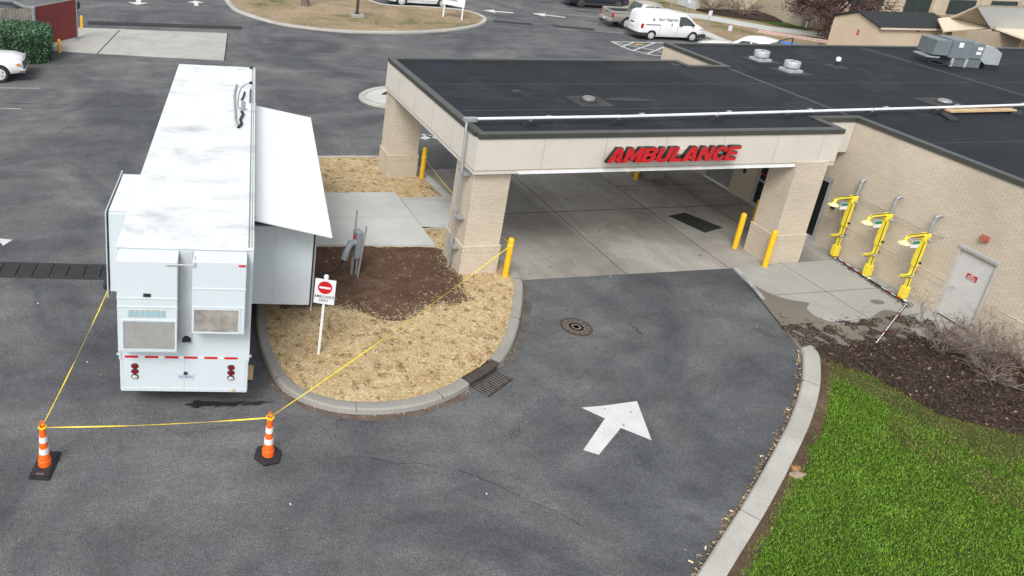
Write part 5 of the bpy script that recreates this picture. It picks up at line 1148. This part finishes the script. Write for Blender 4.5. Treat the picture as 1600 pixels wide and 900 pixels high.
def interp(st, x):
    for a, b in zip(st[:-1], st[1:]):
        if a[0] <= x <= b[0]:
            t_ = (x - a[0]) / (b[0] - a[0] or 1); return [u + (v - u) * t_ for u, v in zip(a, b)]
    return st[0] if x < st[0][0] else st[-1]
def side_pt(st, x, z, sgn, off=.008):
    (_, zb, zs, hw, zr, hr) = interp(st, x)
    if z >= zs:
        y0, z0, y1, z1 = hw * .985, zs, hr + (hw * .985 - hr) * .12, zs + (zr - zs) * .86
        t_ = (z - z0) / max(z1 - z0, .01); y = y0 + (y1 - y0) * min(t_, 1.1)
    else: y = hw * 1.0
    return (x, sgn * (y + off), z)
def glass_strip(st, poly, s, n=14):
    xs = [p[0] for p in poly]; x0, x1 = min(xs), max(xs); m_ = MB(); rows = []
    for k in range(n + 1):
        x = x0 + .001 + (x1 - x0 - .002) * k / n; zs = []
        for (xa, za), (xb, zb) in zip(poly, poly[1:] + poly[:1]):
            if (xa - x) * (xb - x) <= 0 and xa != xb: zs.append(za + (zb - za) * (x - xa) / (xb - xa))
        lo, hi = min(zs), max(zs); rows.append([side_pt(st, x, lo + (hi - lo) * j / 3, s, .012) for j in range(4)])
    m_.add([p for rw in rows for p in rw], [(4 * k + j, 4 * k + 4 + j, 4 * k + 5 + j, 4 * k + 1 + j) for k in range(n) for j in range(3)], WGL, True)
    return m_
def car(name, lab, cat, loc, rz, st, paintm, wheels, wr, rimm, side_windows, front=None, rear=None, scale=1.0, extra=None, grp=None, lower=None, arch=1.12):
    t = thing(name, lab, cat, loc, rz, grp); t.scale = (scale,) * 3
    mb = MB(); vs, fs = loft(st); mb.add(vs, fs, paintm, True); body = mb.build('body', t)
    # wheel arches
    cut = MB()
    for wx in wheels:
        for s in (-1, 1): cut.lathe([(wr * arch, -.2), (wr * arch, .2)], BLACK, 24, (wx, s * (st[len(st) // 2][3] - .05), wr + .02), Matrix.Rotation(R(90), 4, 'X'))
    co = cut.build('cutter'); body.parent = None
    md = body.modifiers.new('b', 'BOOLEAN'); md.operation = 'DIFFERENCE'; md.object = co; md.solver = 'EXACT'; md.material_mode = 'TRANSFER'
    bpy.context.view_layer.update(); me = bpy.data.meshes.new_from_object(body.evaluated_get(bpy.context.evaluated_depsgraph_get()))
    body.modifiers.clear(); body.data = me; body.parent = t; me.set_sharp_from_angle(angle=R(35)); bpy.data.objects.remove(co)
    hw = st[len(st) // 2][3]
    for wx in wheels:
        for s in (-1, 1):
            w_ = MB().lathe([(wr * .62, -.1), (wr * .92, -.1), (wr, -.06), (wr, .06), (wr * .92, .1), (wr * .62, .1)], TYRE, 28, (wx, s * (hw - .12), wr), Matrix.Rotation(R(90), 4, 'X')).build('wheel', t)
            r_ = MB().lathe([(wr * .2, -.125), (wr * .28, -.115), (wr * .52, -.108), (wr * .64, -.112), (wr * .66, -.10), (wr * .66, .10), (wr * .64, .112), (wr * .52, .108), (wr * .28, .115), (wr * .2, .125)], rimm, 24, (wx, s * (hw - .12), wr), Matrix.Rotation(R(90), 4, 'X')).build('rim', w_)
            sp = MB()
            for k in range(5):
                a = k * 2 * math.pi / 5; cx, cz = wr * .42 * math.cos(a + .63), wr * .42 * math.sin(a + .63)
                sp.obox((wx + cx, s * (hw - .012), wr + cz), (wr * .15, .012, wr * .12), 0, BLACK, 0, -(a + .63))
            sp.build('rim_openings', w_)
    for poly in side_windows:
        for s in (-1, 1):
            glass_strip(st, poly, s).build('side_window', t, recalc=False)
    def glasspanel(nm, xa, xb, fa, fb):
        A = interp(st, xa); B_ = interp(st, xb); m_ = MB(); o = .012
        rows = []
        for S_, f_ in ((A, fa), (B_, fb)):
            hr, zr = S_[5], S_[4]; rows.append([(S_[0], -hr * f_, zr + o - .01), (S_[0], -hr * f_ * .5, zr + .012 + o), (S_[0], 0, zr + .025 + o), (S_[0], hr * f_ * .5, zr + .012 + o), (S_[0], hr * f_, zr + o - .01)])
        m_.add(rows[0] + rows[1], [(k, k + 1, 6 + k, 5 + k) for k in range(4)], WGL, True); m_.build(nm, t, recalc=False)
    if front: glasspanel('windshield', *front)
    if rear: glasspanel('rear_window', *rear)
    if extra: extra(t, st)
    return t
def bx(t, name, a, b, m_, bev=.01): return MB().box(a, b, m_).build(name, t, bev)
# white cargo van
vst = [(-2.35, .42, 1.0, .74, 1.62, .60), (-2.30, .32, 1.02, .82, 1.74, .68), (-2.05, .26, 1.05, .86, 1.84, .72), (-1.2, .25, 1.06, .865, 1.88, .74), (0, .25, 1.05, .865, 1.87, .74), (.75, .25, 1.02, .865, 1.80, .72), (1.05, .25, 1.0, .865, 1.66, .68), (1.65, .26, .96, .86, 1.18, .64), (1.95, .28, .92, .84, 1.05, .62), (2.25, .32, .80, .78, .90, .58), (2.38, .38, .62, .66, .70, .50)]
def van_extra(t, st):
    for s in (-1, 1):
        nm = bx(t, 'tail_light', (-2.28, s * .80, .80), (-2.12, s * .875, 1.08), TL_, .01)
        bx(t, 'headlight', (2.02, s * .66, .78), (2.22, s * .80, .92), HEADL); bx(t, 'side_marker', (1.95, s * .80, .80), (2.05, s * .845, .86), AMB)
        bx(t, 'slide_rail', (-2.0, s * .868, 1.02), (-.95, s * .882, 1.06), BUMP_); bx(t, 'door_handle', (.42, s * .865, .98), (.62, s * .885, 1.03), BUMP_); bx(t, 'door_handle', (-.18, s * .865, 1.0), (-.12, s * .885, 1.16), BUMP_)
        bx(t, 'door_seam', (-.95, s * .866, .35), (-.935, s * .8705, 1.0), GREYM, 0); bx(t, 'door_seam', (.28, s * .866, .35), (.295, s * .8705, 1.0), GREYM, 0); bx(t, 'mirror', (1.28, s * .86, 1.02), (1.38, s * 1.0, 1.18), BUMP_)
        bx(t, 'bumper_corner', (-2.42, s * .55, .28), (-1.75, s * .875, .50), BUMP_, .03); bx(t, 'bumper_corner', (1.85, s * .5, .25), (2.42, s * .865, .52), BUMP_, .03)
    bx(t, 'bumper', (-2.43, -.7, .30), (-2.30, .7, .48), BUMP_); bx(t, 'bumper', (2.3, -.6, .28), (2.45, .6, .50), BUMP_); bx(t, 'plate_recess', (-2.40, -.05, .80), (-2.33, .35, .95), REFL); bx(t, 'door_handle', (-2.41, .0, 1.0), (-2.34, .4, 1.06), BUMP_)
    GL = mk('logo_grey', (.12, .16, .20), .5)
    lg = text_mesh('logo_text', 'Starr Regional', .26, GL, t, (-.45, -.835, 1.40), (R(79), 0, 0), .002, .002, sx=.93)
    st_ = MB(); 
    for k in range(5):
        a = k * 2 * math.pi / 5 + .3; st_.obox((-1.48 + .06 * math.cos(a), -.838, 1.38 + .06 * math.sin(a)), (.11, .006, .035), 0, mk('logo_green', (.15, .38, .08), .5) if k < 3 else GL, 0, -a)
    st_.build('emblem', t)
    text_mesh('logo_text', 'Starr Regional', .14, GL, t, (-2.345, .3, 1.42), (R(84), 0, R(-90)), .002, .001, sx=.8)
VZ = 1.08
car('cargo_van', 'white cargo van with Starr Regional lettering parked at the end of the row', 'van', (37.95, 49.45, 0), R(-5), vst, PW, (-1.45, 1.5), .31, RIM, [[(.36, 1.03), (.36, 1.60), (.82, 1.60), (1.22, 1.38), (1.58, 1.06)]], (1.0, 1.62, .86, .9), None, VZ, van_extra)
# pickups
pst = [(-2.9, .55, .98, .90, 1.06, .86), (-2.85, .45, 1.0, .97, 1.08, .92), (-1.0, .42, 1.02, 1.0, 1.1, .95), (.9, .42, 1.02, 1.0, 1.12, .92), (1.7, .42, 1.02, 1.0, 1.14, .88), (2.35, .42, 1.0, .99, 1.10, .86), (2.75, .46, .92, .95, 1.02, .80), (2.92, .52, .78, .86, .86, .70)]
cabst = [(-1.05, .9, 1.02, .93, 1.06, .90), (-.95, .9, 1.05, .96, 1.5, .80), (-.75, .9, 1.08, .97, 1.78, .74), (0, .9, 1.08, .97, 1.84, .75), (.55, .9, 1.08, .97, 1.78, .74), (1.35, .9, 1.06, .96, 1.14, .82), (1.4, .9, 1.04, .94, 1.08, .80)]
def pickup_extra(paintm, chrome_front=True, tailgate=True, hitch=False, rack=False):
    def f(t, st):
        mb = MB(); vs, fs = loft(cabst); mb.add(vs, fs, paintm, True); cb = mb.build('cab', t)
        for s in (-1, 1):
            for poly in ([(-.72, 1.14), (-.62, 1.62), (.0, 1.64), (.0, 1.14)], [(.08, 1.14), (.08, 1.64), (.52, 1.6), (1.05, 1.14)]):
                glass_strip(cabst, poly, s).build('side_window', cb, recalc=False)
            bx(cb, 'mirror', (.85, s * .95, 1.1), (1.0, s * 1.2, 1.32), BUMP_ if not chrome_front else paintm)
        A, B_ = interp(cabst, .6), interp(cabst, 1.3); o = .015
        m_ = MB(); m_.add([(A[0], -A[5] * .9, A[4] + o), (A[0], A[5] * .9, A[4] + o), (B_[0], B_[5] * .92, B_[4] + o + .01), (B_[0], -B_[5] * .92, B_[4] + o + .01), (A[0], 0, A[4] + .03 + o), (B_[0], 0, B_[4] + .035 + o)], [(0, 4, 5, 3), (4, 1, 2, 5)], WGL); m_.build('windshield', cb, recalc=False)
        m_ = MB(); m_.add([(-1.065, -.74, 1.16), (-1.065, .74, 1.16), (-.985, .70, 1.5), (-.985, -.70, 1.5), (-.82, .64, 1.74), (-.82, -.64, 1.74)], [(0, 1, 2, 3), (3, 2, 4, 5)], WGL); m_.build('rear_window', cb, recalc=False)
        # bed: dark inside with rails
        bx(t, 'bed_liner', (-2.78, -.80, 1.085), (-1.1, .80, 1.118), DARK); 
        for s in (-1, 1): bx(t, 'bed_rail', (-2.88, s * .82, 1.05), (-1.05, s * .99, 1.20), paintm, .02); bx(t, 'tail_light', (-2.94, s * .87, .78), (-2.82, s * .985, 1.06), TL_)
        tg = bx(t, 'tailgate', (-2.93, -.83, .62), (-2.84, .83, 1.20), paintm, .02); bx(tg, 'handle', (-2.95, -.1, 1.0), (-2.925, .1, 1.08), BLACK)
        bx(t, 'rear_bumper', (-3.06, -.92, .48), (-2.88, .92, .64), CHROME if chrome_front else paintm, .03); bx(t, 'number_plate', (-3.07, -.15, .50), (-3.055, .15, .62), REFL)
        if hitch: bx(t, 'hitch', (-3.35, -.05, .36), (-3.0, .05, .44), BLACK); MB().lathe([(.03, 0), (.05, .05), (.02, .1)], BLACK, 10, (-3.3, 0, .44)).build('tow_ball', t); bx(t, 'hitch_bar', (-3.3, -.3, .42), (-3.24, .3, .5), BLACK)
        # front
        for s in (-1, 1):
            hl = bx(t, 'headlight', (2.72, s * .58, .80), (2.905, s * .93, .96), HEADL, .02); bx(hl, 'indicator', (2.66, s * .90, .80), (2.80, s * .965, .92), AMB)
        bx(t, 'grille', (2.86, -.56, .70), (2.95, .56, .98), BLACK, .03); g = bx(t, 'grille_trim', (2.88, -.58, .96), (2.965, .58, 1.0), CHROME); 
        for k in range(3): bx(t, 'grille_bar', (2.94, -.55, .74 + k * .07), (2.957, .55, .755 + k * .07), CHROME, 0)
        bx(t, 'front_bumper', (2.78, -.93, .46), (3.05, .93, .66), CHROME, .05); bx(t, 'lower_intake', (2.85, -.62, .34), (3.0, .62, .46), BUMP_, .02)
        for s in (-1, 1): bx(t, 'fog_light', (3.04, s * .6, .52), (3.065, s * .75, .60), HEADL)
        if rack:
            for xx in (-2.7, -1.3): MB().tube([(xx, -.9, 1.1), (xx, -.85, 2.0), (xx, .85, 2.0), (xx, .9, 1.1)], .03, BLACK, 6).build('rack_hoop', t)
    return f
car('pickup_truck', 'white pickup truck nosing in from the left edge beside the green hedge', 'pickup truck', (-7.72, 38.82, 0), R(0), pst, PW, (-1.75, 1.9), .41, RIM, [], None, None, 1.0, pickup_extra(PW))
car('pickup_truck', 'silver pickup truck with tow hitch partly hidden behind the white van', 'pickup truck', (38.7, 52.9, 0), R(-9), pst, PS, (-1.75, 1.9), .40, RIM, [], None, None, 1.08, pickup_extra(PS, False, hitch=True))
car('pickup_truck', 'white work truck carrying a ladder, only bonnet and cab top showing over the dark roof', 'pickup truck', (38.2, 40.9, 0), R(116), pst, PW, (-1.75, 1.9), .40, RIM, [], None, None, 1.15, pickup_extra(PW, rack=True))
L_ = thing('extension_ladder', 'long pinkish extension ladder lying on the rack of the white work truck', 'ladder', (0, 0, 0))
PK = mk('ladder_rail', (.50, .33, .29), .5); la, lb_ = Vector((*(38.23, 41.24), 2.42)), Vector((*(40.82, 38.57), 2.42))
dl = (lb_ - la).normalized(); pl2 = Vector((-dl.y, dl.x, 0)) * .32
for s in (-1, 1): mb = MB(); mb.obox(tuple((la + lb_) / 2 + pl2 * s), ((lb_ - la).length, .045, .07), math.atan2(dl.y, dl.x), PK); mb.build('rail', L_)
for k in range(14): c = la.lerp(lb_, (k + .5) / 14); mb = MB(); mb.tube([c - pl2, c + pl2], .02, ALUM, 6); mb.build('rung', L_)
# suv, sedans
sst = [(-2.35, .42, .88, .78, 1.15, .62), (-2.28, .34, .95, .88, 1.35, .66), (-2.0, .28, 1.0, .93, 1.58, .66), (-1.3, .26, 1.0, .95, 1.68, .68), (0, .25, .98, .95, 1.70, .69), (.5, .25, .96, .95, 1.62, .68), (1.2, .26, .94, .94, 1.14, .70), (1.9, .28, .88, .92, 1.0, .68), (2.25, .32, .76, .86, .86, .62), (2.38, .4, .62, .74, .68, .5)]
def suv_extra(t, st):
    for s in (-1, 1):
        bx(t, 'tail_light', (-2.36, s * .62, .86), (-2.2, s * .88, 1.0), TL_); bx(t, 'headlight', (2.1, s * .6, .70), (2.32, s * .84, .80), HEADL); bx(t, 'sill_trim', (-1.2, s * .90, .24), (1.1, s * .965, .38), BUMP_); bx(t, 'door_seam', (.0, s * .945, .4), (.012, s * .954, .95), BLACK, 0)
    bx(t, 'rear_bumper', (-2.45, -.8, .36), (-2.25, .8, .56), BUMP_, .03)
car('suv', 'dark navy suv parked nose-in at the top of the row', 'car', (39.35, 61.15, 0), R(-8), sst, PD, (-1.42, 1.45), .37, RIMD, [[(-1.9, 1.08), (-1.7, 1.48), (-.1, 1.56), (-.1, 1.05)], [(0.0, 1.05), (0, 1.56), (.5, 1.5), (1.0, 1.05)]], (.55, 1.15, .88, .9), None, 1.13, suv_extra)
car('suv', 'black car beyond the navy suv, only its rear bumper showing at the top edge', 'car', (37.9, 65.6, 0), R(-10), sst, PB, (-1.42, 1.45), .37, RIMD, [[(-1.9, 1.08), (-1.7, 1.48), (-.1, 1.56), (-.1, 1.05)]], (.55, 1.15, .88, .9), None, 1.13, suv_extra)
dst = [(-2.3, .42, .80, .74, .92, .60), (-2.2, .34, .88, .84, 1.02, .66), (-1.6, .26, .92, .89, 1.10, .66), (-.9, .24, .92, .90, 1.42, .60), (0, .23, .92, .90, 1.46, .60), (.5, .23, .90, .90, 1.36, .60), (1.2, .25, .86, .89, .98, .66), (1.9, .27, .78, .87, .84, .64), (2.2, .3, .66, .80, .70, .58), (2.32, .36, .52, .68, .56, .48)]
def sed_extra(t, st):
    for s in (-1, 1): bx(t, 'tail_light', (-2.3, s * .6, .74), (-2.12, s * .82, .90), TL_); bx(t, 'headlight', (2.05, s * .58, .58), (2.24, s * .80, .70), HEADL); bx(t, 'fog_vent', (2.2, s * .45, .36), (2.31, s * .66, .46), BLACK); bx(t, 'door_seam', (.0, s * .893, .35), (.012, s * .9035, .9), GREYM, 0); bx(t, 'sill_line', (-1.2, s * .885, .42), (1.2, s * .9035, .44), GREYM, 0)
    bx(t, 'grille', (2.26, -.4, .42), (2.34, .4, .52), BLACK)
car('sedan', 'white sedan parked beyond the far lawn island at the top edge', 'car', (22.95, 59.9, 0), R(172), dst, PW, (-1.35, 1.4), .33, RIM, [[(-1.4, .96), (-.95, 1.3), (-.1, 1.36), (-.1, .96)], [(0, .96), (0, 1.36), (.45, 1.3), (1.0, .96)]], (.55, 1.15, .88, .9), (-1.55, -.98, .88, .9), 1.2, sed_extra)
car('sedan', 'dark car parked behind the board fence at the top left corner', 'car', (-7.6, 49.8, 0), R(186), dst, PB, (-1.35, 1.4), .33, RIM, [[(-1.4, .96), (-.95, 1.3), (-.1, 1.36), (-.1, .96)]], (.55, 1.15, .88, .9), (-1.55, -.98, .88, .9), 1.05, sed_extra)
bt = MB(); bt.prism([(39.7, 41.2), (40.7, 40.5), (41.3, 41.1), (40.3, 42.0)], .9, 1.72, mk('tarp_blue', (.05, .16, .5), .6, 0, .2, 3)); tag(bt.build('blue_tarp', bevel=.08), 'bright blue tarpaulin bundle showing just above the rear roof edge', 'tarpaulin')

# ---- far building with its doors, windows
FB = thing('medical_office_building', 'long pale cream building with dark windows across the top right', 'building')
FWALL = mk('pale_wall', (.46, .40, .30), .85, 0, .2, .35, 12, .06)
mb = MB()
mb.prism([(49.0, 75), (49.0, 60.5), (55.3, 60.5), (54.2, 54.2), (95, 54.2), (95, 75)], 0, 5.2, FWALL); mb.build('wall', FB)
mb = MB()
for xx in (62.2, 66.9, 71.9, 76.4): mb.box((xx, 54.0, 0), (xx + .7, 54.19, 5.2), FWALL)
mb.box((58, 54.1, 1.3), (92, 54.195, 1.42), FWALL); mb.build('pilasters', FB)
for x0, x1 in ((58.6, 61.6), (64.1, 66.6), (68.7, 71.4), (73.3, 76), (78, 80.6)):
    wn = MB().box((x0 - .06, 54.08, 1.40), (x1 + .06, 54.21, 2.66), mk('window_frame_dark', (.05, .05, .05), .5)).build('window', FB)
    MB().box((x0, 54.06, 1.48), (x1, 54.075, 2.60), WGL).build('pane', wn); MB().box(((x0 + x1) / 2 - .03, 54.05, 1.48), ((x0 + x1) / 2 + .03, 54.065, 2.60), MATS['window_frame_dark']).build('mullion', wn)
for y in (62.9, 61.7): dd_ = MB().box((48.93, y - 1.05, .05), (48.99, y, 2.3), mk('pale_door', (.48, .50, .52), .5)).build('door', FB, .01); MB().box((48.9, y - .15, 1.0), (48.93, y - .08, 1.12), STEEL).build('handle', dd_)
# shed
sh = thing('garden_shed', 'beige shed with black shingle gable roof behind the main roof edge', 'shed', (0, 0, 0))
SX0, SX1, SYa = 49.2, 55.4, 42.8
SW = mk('shed_siding', (.52, .42, .31), .8, 0, .06, 1, 20, .04); SHG = mk('shingle_black', (.018, .021, .023), .9, 0, .2, 3, 16, .3)
mb = MB(); mb.box((SX0, SYa, 0), (SX1, SYa + 3.7, 2.45), SW); mb.add([(SX0, SYa, 2.45), (SX0, SYa + 3.7, 2.45), (SX0, SYa + 1.88, 3.1), (SX1, SYa, 2.45), (SX1, SYa + 3.7, 2.45), (SX1, SYa + 1.88, 3.1)], [(0, 1, 2), (3, 5, 4)], SW); mb.build('wall', sh)
mb = MB(); Mx = Matrix(((0, 0, 1, 0), (1, 0, 0, 0), (0, 1, 0, 0), (0, 0, 0, 1))); Mx.translation = Vector((0, SYa, 0))
mb.prism([(-.2, 2.42), (1.9, 3.12), (3.9, 2.42), (3.9, 2.52), (1.9, 3.22), (-.2, 2.52)], SX0 - .15, SX1 + .15, SHG, Mx); mb.build('roof', sh)
mb = MB(); mb.box((SX0 - .16, SYa - .22, 2.38), (SX1 + .16, SYa - .2, 2.5), mk('trim_cream', (.62, .52, .40), .7)); mb.build('eave_trim', sh)
ddr = MB(); ddr.box((51.2, SYa - .03, .2), (52.5, SYa - .002, 2.1), SW); ddr.box((52.55, SYa - .03, .2), (53.85, SYa - .002, 2.1), SW); dn = ddr.build('door', sh, .01)
MB().box((52.44, SYa - .05, 1.0), (52.5, SYa - .03, 1.15), BLACK).build('handle', dn); MB().box((52.3, SYa - .02, 2.2), (52.6, SYa - .003, 2.34), mk('red_text', (.45, .12, .08), .6)).build('notice', sh); MB().box((SX0 - .02, SYa + 1.4, 1.6), (SX0 - .003, SYa + 1.6, 2.0), MATS['red_text']).build('notice', sh)
# pavilion
pv = thing('metal_roof_pavilion', 'pavilion with pale ribbed metal gable roofs and a cream lean-to at the top right', 'pavilion')
MR = mk('metal_roof_pale', (.50, .51, .50), .45, .3, .06, 1); CRM = mk('cream_roof', (.60, .52, .40), .6, 0, .06, 1); TANW = mk('tan_gable', (.38, .32, .22), .8)
PK_, LF_, EV_ = Vector((*(53.97, 40.71), 4.5)), Vector((*(54.52, 42.65), 3.3)), Vector((*(56.44, 41.20), 3.0))
dx_ = Vector((21, .7, .0))
mb = MB(); q4 = [PK_, PK_ + dx_, EV_ + dx_, EV_]; mb.add(q4 + [p - Vector((0, 0, .12)) for p in q4], [(0, 1, 2, 3), (7, 6, 5, 4), (0, 4, 5, 1), (1, 5, 6, 2), (2, 6, 7, 3), (3, 7, 4, 0)], MR)
for k in range(50):
    a_ = PK_.lerp(PK_ + dx_, (k + .5) / 50) + Vector((0, 0, .03)); b2_ = EV_.lerp(EV_ + dx_, (k + .5) / 50) + Vector((0, 0, .03)); mb.tube([a_, b2_], .03, MR, 4, False)
q4 = [PK_, LF_, LF_ + dx_, PK_ + dx_]; mb.add(q4 + [p - Vector((0, 0, .12)) for p in q4], [(0, 1, 2, 3), (7, 6, 5, 4), (0, 4, 5, 1), (1, 5, 6, 2), (2, 6, 7, 3), (3, 7, 4, 0)], CRM)
mb.build('roof', pv)
mb = MB(); iv_ = Vector((.15, 0, 0)); g3 = [PK_ + iv_, LF_ + iv_, EV_ + iv_]; mb.add(g3 + [p + iv_ for p in g3], [(0, 1, 2), (5, 4, 3), (0, 3, 4, 1), (1, 4, 5, 2), (2, 5, 3, 0)], TANW); mb.build('gable', pv)
mb = MB(); a4 = [(*(54.15, 43.14), 3.1), (*(54.66, 42.77), 3.3), (*(56.90, 41.46), 2.95), (*(52.69, 41.32), 2.65)]; mb.add(a4 + [(x, y, z - .1) for x, y, z in a4], [(0, 1, 2, 3), (7, 6, 5, 4), (0, 4, 5, 1), (1, 5, 6, 2), (2, 6, 7, 3), (3, 7, 4, 0)], CRM)
b4 = [(*(56.82, 41.36), 2.95), (*(64.15, 42.23), 2.95), (*(57.16, 37.07), 2.4), (*(57.40, 39.65), 2.6)]; mb.add(b4 + [(x, y, z - .1) for x, y, z in b4], [(0, 1, 2, 3), (7, 6, 5, 4), (0, 4, 5, 1), (1, 5, 6, 2), (2, 6, 7, 3), (3, 7, 4, 0)], CRM)
mb.build('lean_to_roof', pv)
mb = MB(); mb.box((54.3, 41.0, 0), (72, 41.2, 2.7), mk('pavilion_wall', (.34, .28, .20), .8)); mb.build('wall', pv)
MB().tube([(*(52.88, 41.46), 2.6), (*(57.70, 42.02), 2.75), (*(57.67, 39.82), 2.5)], .07, WOODT, 6).build('beam', pv); MB().lathe([(.12, 0), (.06, .12)], REFL, 12, (*(58.65, 42.40), 2.5)).build('lamp', pv)
for p in ((53.84, 42.11), (58.19, 40.17), (58.68, 42.60)): MB().box((p[0] - .08, p[1] - .08, 0), (p[0] + .08, p[1] + .08, 2.55), WOODT).build('post', pv)
# shrubs by the far wall, meter box, parking signs
shrub(50.2, 60.0, 1.5, 2.3, 22, 'bare brown shrub in the far mulch bed, left of its neighbour', .1, 'bare shrubs at the far wall', False, TWIG, 3, .03)
shrub(52.3, 58.6, 1.5, 2.3, 22, 'bare brown shrub in the far mulch bed, nearer the autumn tree', .1, 'bare shrubs at the far wall', False, TWIG, 3, .03)
t = thing('meter_box', 'grey utility meter on a post by the far cream wall', 'utility box', (*(54.25, 53.63), -.25)); MB().box((-.2, -.1, .9), (.25, .1, 1.5), GREYM).build('box', t, .02); MB().lathe([(.11, 0), (.10, .06)], REFL, 14, (.1, -.1, 1.3), Matrix.Rotation(R(90), 4, 'X')).build('dial', t); MB().tube([(-.05, 0, 0), (-.05, 0, .9)], .05, WHITE2, 8).build('post', t); MB().tube([(.15, 0, 0), (.15, 0, .9)], .04, STEEL, 8).build('post', t)
for (u, lb, h_) in (((42.99, 49.02), 'small white parking sign nearest the work truck bonnet', 1.0), ((43.46, 51.95), 'small white parking sign beyond the van bonnet', 1.5), ((45.39, 57.00), 'small white parking sign beyond the silver pickup cab', 1.5), ((45.83, 59.65), 'thin pole with a parking sign near the far doors', 2.2)):
    t = thing('parking_sign', lb, 'sign', (*u, 0), R(-30), 'small parking signs along the walk'); MB().tube([(0, 0, 0), (0, 0, h_ + .1)], .022, STEEL, 8).build('post', t); MB().box((-.13, -.05, h_ - .28), (.13, -.035, h_ + .1), mk('small_sign_white', (.5, .53, .56), .5)).build('panel', t, .005)
